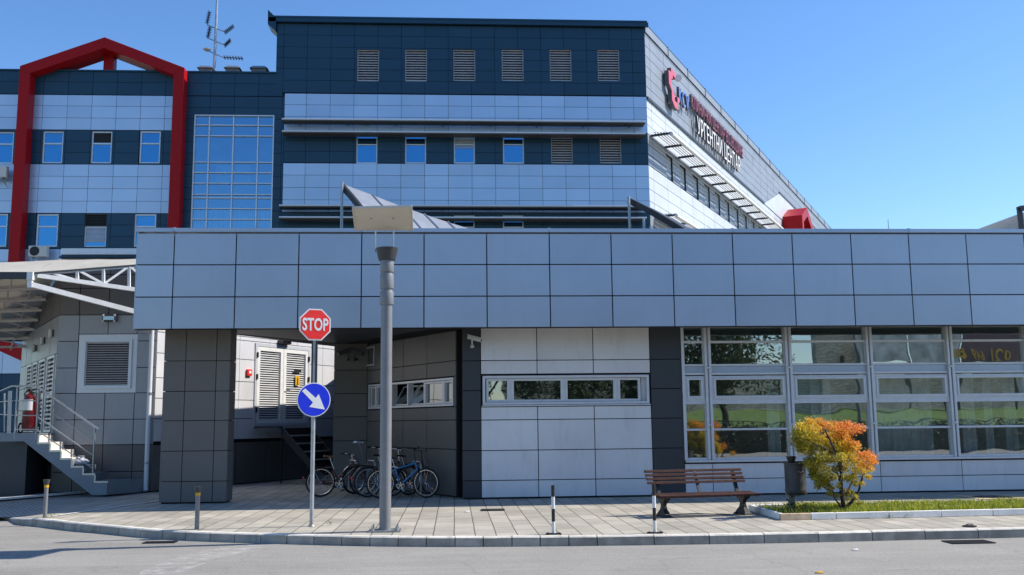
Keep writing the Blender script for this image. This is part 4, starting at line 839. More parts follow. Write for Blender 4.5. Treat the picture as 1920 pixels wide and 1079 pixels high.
for i, (x, y, lab) in enumerate(((97, 625, 'small white wall lamp nearest the corner above the louvred side doors'), (81, 639, 'small white wall lamp in the middle above the louvred side doors'), (65, 653, 'small white wall lamp farthest from the corner above the side doors'))):
    s_, z_ = LFc.px(x, y, .05); P = LFc.w(s_, .0, z_); t = thing('wall_light', lab, 'wall light', P, group='small lamps above the side doors')
    mb = MB(); mb.fbox(Frame((0,0), R_(-60)), -.05, .05, 0, .03, -.09, .09); part('base', mb, M['cup'], t, local=True)
    mb = MB(); n = LFc.n*.08; mb.lathe([(.035,-.13),(.055,-.12),(.055,.10),(.03,.12)], (n.x, n.y, 0), 12); part('shade', mb, M['plastic'], t, smooth=40, local=True)
s_, z_ = DR.px(467, 699, .03); P = DR.w(s_, .0, z_)
t = thing('fire_alarm', 'small red fire alarm box on the sunlit panel wall', 'fire alarm', P)
f0 = Frame((0,0), R_(60)); mb = MB(); mb.fbox(f0, -.1, .1, 0, .07, -.1, .1); part('box', mb, M['sred'], t, bevel=.01, local=True)
mb = MB(); mb.fbox(f0, -.05, .05, .072, .08, -.03, .05); part('push_plate', mb, M['swhite'], t, local=True)
s_, z_ = DR.px(535, 642, .1); P = DR.w(s_, .0, z_); t = thing('wall_light', 'dark bulkhead lamp above the louvred double door', 'wall light', P)
mb = MB(); mb.fbox(f0, -.25, .25, 0, .16, -.06, .06); part('housing', mb, M['cup'], t, bevel=.02, local=True); mb = MB(); mb.fbox(f0, -.2, .2, .163, .17, -.04, .04); part('lens', mb, M['glassd'], t, local=True)
# cameras
def seccam(P, yaw, lab, sc_=1.0, wall=(0, .35), cm='cam'):
    t = thing('security_camera', lab, 'security camera', P); c, s = math.cos(yaw), math.sin(yaw)
    fw = Vector((c, s, -.28)).normalized(); rt = Vector((-s, c, 0)); u = rt.cross(fw)*-1
    if u.z < 0: u = -u
    bx_ = lambda mb, a0, a1, b, h0, h1: mb.hexa([fw*a0-rt*b+u*h0, fw*a1-rt*b+u*h0, fw*a1+rt*b+u*h0, fw*a0+rt*b+u*h0, fw*a0-rt*b+u*h1, fw*a1-rt*b+u*h1, fw*a1+rt*b+u*h1, fw*a0+rt*b+u*h1])
    mb = MB(); bx_(mb, -.2*sc_, .2*sc_, .055*sc_, 0, .1*sc_); hs = part('housing', mb, M[cm], t, bevel=.012, local=True)
    mb = MB(); bx_(mb, -.22*sc_, .27*sc_, .068*sc_, .102*sc_, .125*sc_); part('hood', mb, M[cm], hs, bevel=.005, local=True)
    mb = MB(); bx_(mb, .201*sc_, .206*sc_, .04*sc_, .015*sc_, .085*sc_); part('lens', mb, M['black'], hs, local=True)
    mb = MB(); mb.tube([fw*-.06*sc_, fw*-.06*sc_+Vector((0,0,-.12*sc_)), Vector((wall[0]*.0, wall[1], -.14*sc_))], .022*sc_, 8); mb.lathe([(.05*sc_, -.04*sc_), (.05*sc_, .03*sc_)], (fw.x*-.06*sc_, fw.y*-.06*sc_, -.16*sc_), 10); part('bracket', mb, M[cm], t, smooth=40, local=True)
P = at(889, 639, 22.55); seccam(P, R_(-18), 'white security camera on the dark pier under the fascia, above the pavement', .85, (0, .3))
P = at(648, 664, 27.4); seccam(P, R_(200), 'dark security camera facing left in the corner of the passage', 1.0, (0, .38), 'dkslat')
P = at(668, 664, 27.4); seccam(P, R_(-20), 'dark security camera facing right in the corner of the passage', 1.0, (0, .38), 'dkslat')

# roof hoods and rods behind the fascia
def hood(curve, Yb, dv, lab, posts, thick=.25, seams=5):
    P = [at(x, y, Yb) for x, y in curve]; t = thing('roof_hood', lab, 'roof hood', (P[0].x, Yb, ROOF), group='curved metal hoods on the wing roof')
    d = Vector(dv); mb = MB(); n = len(P); k = 6
    grid = [[p + d*(j/k) + Vector((0,0,.25*math.sin(math.pi*j/k)*.2)) for j in range(k+1)] for p in P]
    o = mb.add([q for r in grid for q in r]); o2 = mb.add([q+Vector((0,0,-.06)) for r in grid for q in r])
    for i in range(n-1):
        for j in range(k):
            a = i*(k+1)+j; f = (a, a+1, a+k+2, a+k+1); mb.face([o+q for q in f]); mb.face([o2+q for q in reversed(f)])
    part('shell', mb, M['roofmetal'], t, smooth=30)
    mb = MB()
    for i in range(1, n-1): mb.tube([q+Vector((0,0,.02)) for q in grid[i]], .045, 5)
    part('seam', mb, M['roofmetal'], t)
    mb = MB()
    for a, b in zip(grid[0], grid[0][1:]): mb.bar(a+Vector((-.03,-.05,-.12)), b+Vector((-.03,-.05,-.12)), .12, thick)
    part('edge_beam', mb, M['black'], t)
    for x, y, Yp in posts:
        q = at(x, y, Yp); mb = MB(); mb.tube([(q.x, Yp, ROOF-.3), (q.x, Yp, q.z)], .06, 8); part('post', mb, M['steel'], t, smooth=40)
hood([(644, 346), (698, 366), (750, 386.5), (796, 402.5), (840, 417), (886, 431), (925, 441)], 41, (1.5, -2.6, -2.15), 'curved seamed metal roof hood showing above the fascia, behind the lamp', [(641.5, 341, 40.6)])
hood([(1180, 372), (1207, 386), (1235, 400.5), (1263, 415), (1290, 430), (1310, 440)], 41, (1.7, -2.6, -1.85), 'darker metal roof hood showing above the fascia near the tall building corner', [(1179, 369, 40.6), (1207, 410, 39.6), (1220, 424, 39.0)])
t = thing('lightning_rod', 'thin lightning rod alone against the sky on the wing roof', 'lightning rod', (at(1665, 431, 34).x, 34, ROOF-.3)); p = at(1665, 412, 34)
mb = MB(); mb.tube([(p.x, 34, ROOF-.3), tuple(p)], [.03, .012], 6); part('rod', mb, M['steel'], t); mb = MB(); mb.lathe([(.14, ROOF-.3), (.12, ROOF-.18)], (p.x, 34, 0), 10); part('base', mb, M['steel'], t)
# building glimpsed at the right edge
nb = thing('distant_building', 'sliver of a pale roofed building at the right edge above the fascia', 'building', (36, 62, 0))
a, b, c = at(1908, 391, 60), at(1990, 388, 60), at(1908, 432, 60)
mb = MB(); mb.prism([(a.x+.25, 60, a.z-.3), (b.x, 60, b.z), (b.x, 60, 0), (a.x+1.1, 60, 0), (a.x+1.1, 60, c.z-1.2)], (0, 8, 0)); part('wall', mb, M['white'], nb)
mb = MB(); mb.bar((a.x, 59.9, a.z-.05), (b.x, 59.9, b.z+.1), .5, .3); mb.bar((a.x+.05, 59.9, a.z), (a.x+.12, 59.9, c.z-2), .3, .16); mb.prism([(a.x+.1, 59.9, a.z-2.2), (a.x+1.5, 59.9, c.z-1.4), (a.x+.1, 59.9, c.z-1.4)], (0, .3, 0)); part('roof_edge', mb, M['char'], nb)
mb = MB(); p0, p1, p2 = at(1850, 431, 60), at(1905, 426.5, 60), at(1905, 440, 60); mb.prism([tuple(p0), tuple(p1), tuple(p2), (p0.x, 60, p2.z)], (0, 6, 0)); part('low_roof', mb, M['steel'], nb)
mb = MB(); p0, p1 = at(1892, 420, 60), at(1892, 432, 60); mb.tube([p1, p0], .05, 5); part('vent_pipe', mb, M['steel'], nb)

# ------------------------------------------------------------------ STAIRCASE, EXTINGUISHER, CANOPY (left)
YS, YB = 25.95, 26.9
SX = lambda x, y=800, Y=YS: at(x, y, Y).x
SZ = lambda y, x=100, Y=YS: at(x, y, Y).z
stc = thing('metal_staircase', 'grey metal staircase with a stainless handrail up to the louvred side doors', 'staircase', (SX(130), YS, 0))
stp = [(72.3, 812.5), (94.5, 829.5), (115.7, 844.5), (136.8, 859.5), (159, 874.5), (181.3, 888.7), (206, 903.5)]
xs_ = [SX(x) for x, y in stp]; zs_ = [SZ(y) for x, y in stp]
for i in range(1, 7):
    mb = MB(); xr = xs_[i]
    if i < 6: mb.box(xs_[i-1], xr, YS+.04, YB, zs_[i]-.035, zs_[i]); mb.box(xs_[i-1]-.03, xs_[i-1], YS+.04, YB, zs_[i], zs_[i-1]-.036)
    else:
        xb = at(270, 897, YB).x; mb.prism([(xs_[5], YS+.04, .02), (xr, YS+.04, .02), (xb, YB, .02), (xs_[5], YB, .02)], (0, 0, zs_[6]-.02)); mb.box(xs_[5]-.03, xs_[5], YS+.04, YB, zs_[6], zs_[5]-.036)
    part('step', mb, M['tread'] if i < 4 else M['stair'], stc)  # upper steps pale as painted sunlight, lower ones darker for shade
LX0 = SX(-60)
mb = MB(); mb.box(SX(24), xs_[0], YS+.04, YB+.1, zs_[0]-.05, zs_[0]); mb.prism([(SX(24), YS+.04, zs_[0]-.05), (SX(24), YB+.1, zs_[0]-.05), (B0.x, YB+.1, zs_[0]-.05), (B0.x-3.5, YB+6, zs_[0]-.05), (B0.x-5.2, YB+5.2, zs_[0]-.05), (SX(-20), YS+.8, zs_[0]-.05)], (0, 0, .05)); part('landing', mb, M['stair'], stc)
mb = MB()
prof = [(xs_[0]-.95, zs_[0]-.0), (xs_[0], zs_[0]-.0)]
for i in range(1, 7): prof += [(xs_[i-1]+.0, zs_[i]+.0), (xs_[i], zs_[i]+.0)]
prof += [(xs_[6], .02), (SX(178), .02), (xs_[0]-.35, zs_[0]-.2), (xs_[0]-.95, zs_[0]-.2)]
mb.prism([(x, YS, z) for x, z in prof], (0, .035, 0)); part('stringer', mb, M['stair'], stc)
mb = MB()                                              # folded nosing line along the stringer
for i in range(1, 7):
    mb.box(xs_[i-1], xs_[i]+.02, YS-.012, YS, zs_[i]-.045, zs_[i]-.005); mb.box(xs_[i-1], xs_[i-1]+.035, YS-.012, YS, zs_[i]-.005, zs_[i-1]-.045)
part('trim', mb, M['stain'], stc)
q3 = lambda x, y, Y=YS+.02: at(x/4.495, 690+y/4.495, Y)
mb = MB(); mb.tube([q3(-120, 255, YS+.9), q3(0, 200, YS+.45), q3(100, 155), q3(312, 155), q3(835, 522)], .028, 10); rl = part('handrail', mb, M['stain'], stc, smooth=50)
mb = MB()
for x, y0, y1 in ((122, 160, 600), (303, 160, 600), (780, 500, 930)):
    p = q3(x, y1); e_ = q3(x, y0); mb.tube([p, (p.x, p.y, e_.z)], .024, 8)
for y in (278, 402, 520): mb.tube([q3(122, y), q3(303, y)], .014, 6)
for a, b in ((280, 612), (405, 735), (522, 847)): mb.tube([q3(303, a), q3(780, b)], .014, 6)
for a, b in ((280, 292), (400, 388)): mb.tube([q3(112, a), q3(-60, b, YS+.6)], .014, 6)
mb.bar(q3(85, 195, YS+.1), q3(72, 590, YS+.1), .09, .02, (0,1,0)); mb.tube([q3(38, 215, YS+.4), q3(38, 540, YS+.4)], .02, 6)
part('railing', mb, M['steel'], stc, smooth=50)
mb = MB(); mb.box(SX(-30), SX(42), YS+.35, YB+.8, .02, zs_[0]-.06); part('base', mb, M['char'], stc)
# plastic bag on a step
P = Vector(at(151, 869, 26.3)); P.z = zs_[4]+.0
t = bpy.data.objects.new('plastic_bag', None)
mb = MB(); mb.lathe([(.02, 0), (.16, .0), (.21, .06), (.20, .14), (.15, .22), (.06, .25), (.04, .30), (.09, .35)], (0,0,0), 16)
mb.v = [(v[0]*.9*(1+.10*math.sin(v[2]*40+v[1]*17)), v[1]*(1+.12*math.sin(v[0]*31+v[2]*12)), v[2]*.7) for v in mb.v]
single('plastic_bag', mb, M['bag'], 'small knotted pale plastic bag left on a step of the metal staircase', 'bag', org=(0,0,0), smooth=70).location = (P.x, 26.35, zs_[4]+.002)
# wheeled fire extinguisher
pe = at(53, 806, 26.55); t = thing('fire_extinguisher', 'large red wheeled fire extinguisher standing on the stair landing', 'fire extinguisher', (pe.x, 26.55, zs_[0]))
mb = MB(); mb.lathe([(.14, .06), (.17, .10), (.175, .85), (.14, .98), (.05, 1.03), (.05, 1.10)], (0,0,0), 22); tk = part('tank', mb, M['ext'], t, smooth=40, local=True)
mb = MB(); mb.prism([(.178*math.sin(a), -.178*math.cos(a), .6) for a in np.linspace(-.6, .8, 9)]+[(.182*math.sin(a), -.182*math.cos(a), .6) for a in np.linspace(.8, -.6, 9)], (0,0,.28)); part('instruction_label', mb, M['letter_w'], tk, local=True)
mb = MB()
for s in (-.22, .22): mb = MB(); mb.tube([(s+.03*math.cos(a)*0, .05+.13*math.cos(a), .13+.13*math.sin(a)) for a in np.linspace(0, 2*math.pi, 18, endpoint=False)], .025, 6, closed=True); part('wheel', mb, M['rubber'], t, local=True)
mb = MB(); mb.tube([(-.2, .1, .15), (-.2, .14, 1.05), (-.12, .14, 1.16), (.12, .14, 1.16), (.2, .14, 1.05), (.2, .1, .15)], .016, 7); part('frame', mb, M['black'], t, smooth=50, local=True)
mb = MB(); mb.tube([(.03, 0, 1.08), (.2, -.08, 1.05), (.26, -.05, .7), (.24, -.02, .25), (.15, -.12, .12)], .016, 7); mb.lathe([(.04, 1.07), (.055, 1.1), (.055, 1.15), (.02, 1.18)], (0,0,0), 10); part('hose', mb, M['rubber'], t, smooth=50, local=True)

# canopy
c1 = at(57, 512, 24.0); ND = Vector((.866, .5, 0)); LD_ = Vector((-.62, .785, 0)).normalized()
can = thing('entrance_canopy', 'pale canvas canopy on white steel trusses above the side stairs', 'canopy', (c1.x, c1.y, 0))
CP = Vector((c1.x, c1.y, 0))
def onT(px_, py_):                                     # point on the sunlit end truss plane
    d = ray(px_, py_); n = Vector((ND.y, -ND.x, 0)); tt = (CP+Vector((0,0,EYE))-CAM).dot(n)/d.dot(n); return CAM+d*tt
R0, R1 = onT(57, 511), onT(300, 492.5)
def sheet(name, P, m, th=.05):
    mb = MB(); nx, ny = 8, 6; g_ = [[P[0].lerp(P[1], i/nx).lerp(P[3].lerp(P[2], i/nx), j/ny)+Vector((0, 0, .007*math.sin(i*2.1+j*1.3))) for j in range(ny+1)] for i in range(nx+1)]
    o = mb.add([q for r in g_ for q in r]); o2 = mb.add([q-Vector((0,0,th)) for r in g_ for q in r])
    for i in range(nx):
        for j in range(ny): a = i*(ny+1)+j; f = (a, a+1, a+ny+2, a+ny+1); mb.face([o+q for q in f]); mb.face([o2+q for q in reversed(f)])
    for i in range(nx): mb.face((o+i*(ny+1), o+(i+1)*(ny+1), o2+(i+1)*(ny+1), o2+i*(ny+1)))
    return part(name, mb, m, can, smooth=50)
RA, RB, RC = at(-420, 514, 27.2), at(110, 487.5, 26.4), at(300, 486, 26.0)
sheet('roof', [at(-420, 509, 24), R0, RB, RA], M['canvas']); sheet('roof', [R0+Vector((.003,0,0)), R1, RC, RB+Vector((.003,0,0))], M['canvas'])
sheet('roof', [RA+Vector((0,.01,-.02)), RB+Vector((0,.01,-.02)), at(60, 630, 33.4), at(-420, 640, 33.4)], M['canvas'])
gt = MB(); gt.bar(at(-420, 516, 23.95), R0+Vector((-.06,-.03,-.085)), .12, .16); part('gutter', gt, M['dkslat'], can)
gt = MB(); gt.bar(R0+Vector((.05,0,-.03)), R1+Vector((0,0,-.03)), .06, .05); part('gutter', gt, M['dkslat'], can)
br = MB(); br.bar(R0+Vector((.02,0,-.19)), R0+Vector((.02,0,-.0)), .16, .14, (1,0,0)); part('bracket', br, M['white_p'], can)
def truss(dq, m, full):
    mb = MB(); T = lambda x, y: onT(x, y)+dq
    mb.bar(T(70, 517), T(300, 550), .10, .10)
    mb.bar(T(60, 515), T(300, 496.5), .05, .05)
    for x, y0, y1 in ((145, 508, 527), (194, 504, 533), (242, 500, 541)): mb.bar(T(x, y0), T(x, y1), .065, .065, (0,1,0))
    for a, b in (((150, 509), (192, 531.5)), ((196, 532), (240, 501)), ((245, 501), (272, 524)), ((100, 513), (143, 526))): mb.bar(T(*a), T(*b), .055, .055)
    if full: mb.bar(T(60, 534.5), T(300, 597), .12, .12); mb.bar(T(57, 517), T(57, 540), .11, .11, (0,1,0))
    return part('truss', mb, m, can)
truss(Vector((0,0,0)), M['white_p'], True)
def rib(a, b, h):                                      # lattice ribs under the rear slope
    mb = MB(); a, b = Vector(a), Vector(b); U = Vector((0,0,-h)); mb.bar(a, b, .06, .06); mb.bar(a+U, b+U, .07, .07); n = 7
    for i in range(n): p, q = a.lerp(b, i/n), a.lerp(b, (i+1)/n); mb.bar(p, p+U, .04, .04, (1,0,0)); mb.bar(p+U if i % 2 else p, q if i % 2 else q+U, .035, .035)
    part('truss', mb, M['slat'], can)
for i in range(7): u = .08+i*.145; p, q = RA.lerp(at(-420, 640, 33.4), u), RB.lerp(at(60, 630, 33.4), u); rib(p+Vector((0,0,-.16)), q+Vector((-.12,0,-.16)), .42-.02*i)
mb = MB()
for i in range(6): u = .12+i*.16; p, q = RA.lerp(RB, u), at(-420, 640, 33.4).lerp(at(60, 630, 33.4), u); mb.bar(p+Vector((0,0,-.11)), q+Vector((0,0,-.11)), .05, .05); mb.bar(p+Vector((0,0,-.5)), q+Vector((0,0,-.45)), .05, .05)
part('purlin', mb, M['slat'], can)
mb = MB(); mb.bar(at(-90, 634, 33.5), at(52, 632, 33.5), .12, .10); part('edge_beam', mb, M['white_p'], can)
mb = MB(); mb.bar(at(-90, 639, 33.6), at(52, 637, 33.6), .2, .09); part('edge_beam', mb, M['dkslat'], can)
# red brace seen under the canopy belongs to the far portal: a sloping red strut before the wing wall
t = thing('red_strut', 'sloping red steel strut under the canopy in front of pale blue panels', 'strut', (at(20, 660, 53).x, 53, 0)); a, b = at(-30, 632, 53), at(50, 668, 53)
mb = MB(); mb.bar(a, b, .5, .62); part('beam', mb, M['red'], t)

# ------------------------------------------------------------------ BOLLARDS, POSTS, SIGNS, LAMP
def bollard(P, lab, h=.86):
    t = thing('bollard', lab, 'bollard', P, group='grey bollards with a yellow band')
    mb = MB(); mb.lathe([(.038, 0), (.038, .02), (.038, h-.16), (.040, h-.15)], (0,0,0), 18); part('post', mb, M['post'], t, smooth=40, local=True)
    mb = MB(); mb.lathe([(.043, h-.155), (.043, h-.105)], (0,0,0), 18); part('band', mb, M['yellow'], t, smooth=40, local=True)
    mb = MB(); mb.lathe([(.042, h-.105), (.045, h-.09), (.066, h-.012), (.066, h), (.045, h-.008)], (0,0,0), 18); part('cap', mb, M['cup'], t, smooth=40, local=True)
    return t
b1 = gz(84, 971.5, 0); b2 = gz(369, 992.5, 0)
bollard(b1, 'grey bollard with a yellow band where the white paving strip meets the kerb', at(86, 899.5, b1.y).z)
bollard(b2, 'grey bollard with a yellow band on the kerb in front of the dark pillar', at(371, 912.5, b2.y).z)
def striped(P, lab, h):
    t = thing('striped_post', lab, 'bollard', P, group='black and white posts on the kerb')
    mb = MB(); mb.box(-.12, .12, -.05, .05, 0, .016)
    for x in (-.09, .09): mb.lathe([(.012, .016), (.012, .028)], (x, 0, 0), 6)
    part('base_plate', mb, M['iron'], t, local=True)
    k_ = (h-.02)/4.15; z = .018
    for i, (c, l) in enumerate((('white_p', 1.0), ('black', 1.1), ('white_p', 1.05), ('black', 1.0))):
        mb = MB(); mb.lathe([(.028, z), (.028, z+l*k_-.0005)], (0,0,0), 18); part('band', mb, M[c], t, smooth=40, local=True); z += l*k_
    return t
for x, y, yt, lab in ((1038, 1004, 910, 'black and white striped post standing alone on the kerb left of the bench'), (1228, 1002, 908, 'black and white striped post in front of the left end of the bench')):
    p = gz(x, y-2, 0); striped(p, lab, at(x-2, yt, p.y).z)

ps = gz(584, 987, 0); t = thing('road_sign', 'rusty sign pole with a red STOP octagon above a round blue arrow sign', 'road sign', ps)
top = at(592, 600, ps.y).z
mb = MB(); mb.tube([(0,0,0), (0,0,top)], .036, 12); mb.lathe([(.06, 0), (.045, .03)], (0,0,0), 12); part('pole', mb, M['rustpole'], t, smooth=50, local=True)
RZ = R_(23)
sf = Frame((.012, -.05), RZ)
def crease(me):
    bm = bmesh.new(); bm.from_mesh(me); bmesh.ops.bisect_plane(bm, geom=bm.verts[:]+bm.edges[:]+bm.faces[:], plane_co=(-.03*math.sqrt(2)/2, .03*math.sqrt(2)/2, 0), plane_no=(-1, 1, 0)); bm.to_mesh(me); bm.free()
def disc(mb, n, r, o0, o1, cz, ph=0.0): mb.prism([sf.w(r*math.cos(2*math.pi*(k+ph)/n), o1, cz+r*math.sin(2*math.pi*(k+ph)/n)) for k in range(n)], -sf.n*(o1-o0))
zc_ = at(591, 609.5, ps.y).z; rs = .305
# the octagon is slightly bent along a diagonal, its upper left leaning back
def bend(a, z):
    dd_ = (-(a) + (z-zc_))/math.sqrt(2) - .03
    return 0.0
def octa(r, o0, o1, m, name, par):
    mb = MB(); pts = [(r*math.cos(2*math.pi*(k+.5)/8), zc_+r*math.sin(2*math.pi*(k+.5)/8)) for k in range(8)]
    # split the octagon along the crease so that it bends cleanly
    def clip(ps_, sg):
        out = []
        for i in range(len(ps_)):
            a, b = ps_[i], ps_[(i+1) % len(ps_)]; da = sg*((-(a[0])+(a[1]-zc_))/math.sqrt(2)-.03); db = sg*((-(b[0])+(b[1]-zc_))/math.sqrt(2)-.03)
            if da >= 0: out.append(a)
            if da*db < 0: u = da/(da-db); out.append((a[0]+(b[0]-a[0])*u, a[1]+(b[1]-a[1])*u))
        return out
    for sg in (1, -1):
        c = clip(pts, sg); b0 = [sf.w(a, o0+bend(a, z), z) for a, z in c]; b1_ = [sf.w(a, o1+bend(a, z), z) for a, z in c]
        a = mb.add(b1_); b = mb.add(b0); n = len(c); mb.face([a+i for i in range(n)]); mb.face([b+i for i in reversed(range(n))])
        for i in range(n): mb.face((a+i, a+(i+1) % n, b+(i+1) % n, b+i))
    return part(name, mb, M[m], par, local=True)
so_ = octa(rs, -.02, 0, 'swhite', 'stop_plate', t); octa(rs*.92, .0005, .004, 'sred', 'stop_face', so_)
me = text_mesh('STOP', .30, .002, 1.02, .008, 'CENTER'); xs = [v.co.x for v in me.vertices]; k_ = .47/(max(xs)-min(xs))
for v in me.vertices: v.co.x = v.co.x*k_; v.co.y = (v.co.y-.1)*1.02
crease(me)
for v in me.vertices:
    a, z = v.co.x, zc_+v.co.y; q = sf.w(a, .008+v.co.z+bend(a, z), z); v.co = q
me.materials.append(M['swhite']); q = bpy.data.objects.new('stop_lettering', me); COL.objects.link(q); q.parent = so_
zb2_ = at(589, 750, ps.y).z; rb = .30
mb = MB(); disc(mb, 40, rb, -.02, 0, zb2_); sb = part('arrow_plate', mb, M['swhite'], t, local=True)
mb = MB(); disc(mb, 40, rb*.95, .0005, .003, zb2_); part('arrow_face', mb, M['sblue'], sb, local=True)
ar = [(-.72,.60),(-.60,.72),(.13,.12),(.30,.34),(.66,-.55),(-.28,-.43),(-.02,-.06)]
ar = [(-.72,.50),(-.54,.66),(.10,.10),(.27,.33),(.66,-.58),(-.27,-.42),(-.06,-.16)]
mb = MB(); mb.prism([sf.w(a*rb, .006, zb2_+b*rb) for a, b in ar], -sf.n*.002); part('arrow', mb, M['swhite'], sb, local=True)
for z in (zc_-.12, zc_+.12, zb2_-.1, zb2_+.1): mb = MB(); mb.fbox(sf, -.05, .03, -.10, -.02, z-.02, z+.02); part('clamp', mb, M['steel'], t, local=True)
mb = MB(); mb.box(-.05, .05, -.03, .045, zb2_+.28, zc_-.27); part('sleeve', mb, M['dkslat'], t, local=True)

pl_ = gz(722, 996, 0); YL = pl_.y
lamp = thing('street_lamp', 'thick grey lamp post with a dark cup head and a tilted beige reflector plate', 'street lamp', pl_)
zz_ = lambda y: at(721, y, YL).z
rl_ = .5*(at(732.5, 700, YL)-at(711, 700, YL)).length
mb = MB(); mb.lathe([(rl_, .02), (rl_, zz_(572))], (0,0,0), 32); part('post', mb, M['post'], lamp, smooth=40, local=True)
mb = MB(); rr = rl_*1.22
for y0, y1 in ((572, 547), (542, 515), (511, 488)): mb.lathe([(rr*.96, zz_(y0)), (rr, zz_(y0)+.015), (rr, zz_(y1)-.015), (rr*.96, zz_(y1))], (0,0,0), 32); mb.lathe([(rr*.84, zz_(y1)-.005), (rr*.84, zz_(y1)+.06)], (0,0,0), 24)
part('collar', mb, M['post'], lamp, smooth=40, local=True)
mb = MB(); z0, z1 = zz_(489), zz_(466); mb.lathe([(rr*1.18, z0), (rr*1.25, z0+.02), (rr*1.62, z1), (rr*1.5, z1), (rr*1.0, z0+.1)], (0,0,0), 32); part('cup', mb, M['cup'], lamp, smooth=40, local=True)
mb = MB(); rods = []
for x in (703.5, 737.5): mb = MB(); p = at(x, 465, YL+.02)-pl_; rods.append(p); mb.tube([(p.x, .02, z1-.06), (p.x, .02, zz_(425))], .013, 8); part('rod', mb, M['steel'], lamp, smooth=40, local=True)
cn = [at(666, 431, YL-.02), at(774, 431, YL-.02), at(772, 387, YL-.95), at(661, 389.5, YL-.95)]; cn = [p-pl_ for p in cn]
nn = (cn[1]-cn[0]).cross(cn[3]-cn[0]).normalized()
if nn.z < 0: nn = -nn
mb = MB(); mb.prism(cn, nn*.02); pt = part('reflector', mb, M['reflector'], lamp, local=True)
mb = MB()
for i in range(4): mb.bar(cn[i], cn[(i+1) % 4], .02, .03)
part('rim', mb, M['plastic'], pt, local=True)
mb = MB(); 
for x, y in ((697, 407), (738, 407)): p = cn[0].lerp(cn[1], (x-664)/110).lerp(cn[3].lerp(cn[2], (x-664)/110), .52)-nn*.004; mb.lathe([(.014, -.006), (.014, .004)], tuple(p), 8)
part('screw', mb, M['iron'], pt, local=True)
mb = MB(); mb.box(-.26, .26, -.20, .20, 0, .022); part('base_plate', mb, M['steel'], lamp, local=True)
for x in (-.2, .2):
    for y in (-.15, .15): mb = MB(); mb.lathe([(.03, .022), (.03, .05), (.014, .05), (.014, .10)], (x, y, 0), 6); part('bolt', mb, M['steel'], lamp, local=True)

# ------------------------------------------------------------------ BENCH, BIN, PLANTER, TREE
pa, pb = gz(1241, 968, 0), gz(1386, 962.5, 0)
pa = at(1241, 968, pa.y); ang = math.atan2(pb.y-pa.y, pb.x-pa.x)*.8; cen = (pa+pb)/2
bench = thing('park_bench', 'worn brown slatted bench with dark cast iron legs beside the grey bin', 'bench', (cen.x, cen.y, 0), ang)
bl = (pb-pa).length/2
s_h = at(1310, 925, cen.y-.25).z; b_h = at(1310, 879, cen.y+.05).z
hl = (at(1407, 900, cen.y).x-at(1213, 900, cen.y).x)/2; ox = (at(1407, 900, cen.y).x+at(1213, 900, cen.y).x)/2-cen.x
ys = [.0, -.12, -.24, -.36]
for i, y in enumerate(ys):
    mb = MB(); mb.box(ox-hl+.03, ox+hl+.03, y-.10, y+.005, s_h-.04-(.012*i if i < 2 else .02), s_h-(.01*i if i < 2 else .015)); part('seat_slat', mb, M['wood'], bench, bevel=.008, local=True)
bz = [s_h+.16+(b_h-s_h-.16)*k_/4 for k_ in range(4)]
for i, z in enumerate(bz):
    y = .10+.05*i; h = (b_h-s_h-.16)/4-.02
    mb = MB(); mb.hexa([(ox-hl, y-.02, z), (ox+hl, y-.02, z), (ox+hl, y+.02, z), (ox-hl, y+.02, z), (ox-hl, y+.0, z+h), (ox+hl, y+.0, z+h), (ox+hl, y+.04, z+h), (ox-hl, y+.04, z+h)]); part('back_slat', mb, M['wood'], bench, bevel=.008, local=True)
for sx_ in (-bl, bl):
    mb = MB(); w_ = .045
    P = [(.20, .0), (.10, .0), (.04, .03), (-.04, .12), (-.10, .03), (-.22, .0), (-.30, .0), (-.30, .03), (-.22, .05), (-.13, .20), (-.14, s_h-.13), (-.36, s_h-.075), (-.44, s_h-.04), (.06, s_h-.04), (.115, s_h+.10), (.28, b_h-.03), (.32, b_h-.03), (.17, s_h+.10), (.08, s_h-.14), (.05, .20), (.13, .05), (.20, .03)]
    secs = [(.0, .075, .23), (.05, .06, .19), (.14, .038, .085), (s_h*.5, .034, .065), (s_h-.16, .04, .09), (s_h-.09, .06, .20), (s_h-.045, .06, .24)]
    rr_ = [mb.add([(sx_-a, -.14-b, z), (sx_+a, -.14-b, z), (sx_+a, -.14+b, z), (sx_-a, -.14+b, z)]) for z, a, b in secs]
    for p, q in zip(rr_, rr_[1:]):
        for k_ in range(4): mb.face((p+k_, p+(k_+1) % 4, q+(k_+1) % 4, q+k_))
    mb.face([rr_[0]+k_ for k_ in reversed(range(4))]); mb.face([rr_[-1]+k_ for k_ in range(4)])
    mb.prism([(sx_-.035, y, z) for y, z in ((.045,s_h-.06),(.095,s_h-.06),(.30,b_h-.02),(.26,b_h-.02))], (.07, 0, 0))
    mb.box(sx_-.095, sx_+.095, -.36, -.24, 0, .02); mb.box(sx_-.095, sx_+.095, -.04, .08, 0, .02)
    part('leg', mb, M['iron'], bench, bevel=.006, local=True)
mb = MB(); mb.prism([(-.025, y, z) for y, z in ((.0,s_h-.02),(.04,s_h-.02),(.28,b_h-.03),(.25,b_h-.03))], (.05, 0, 0)); part('centre_brace', mb, M['iron'], bench, local=True)

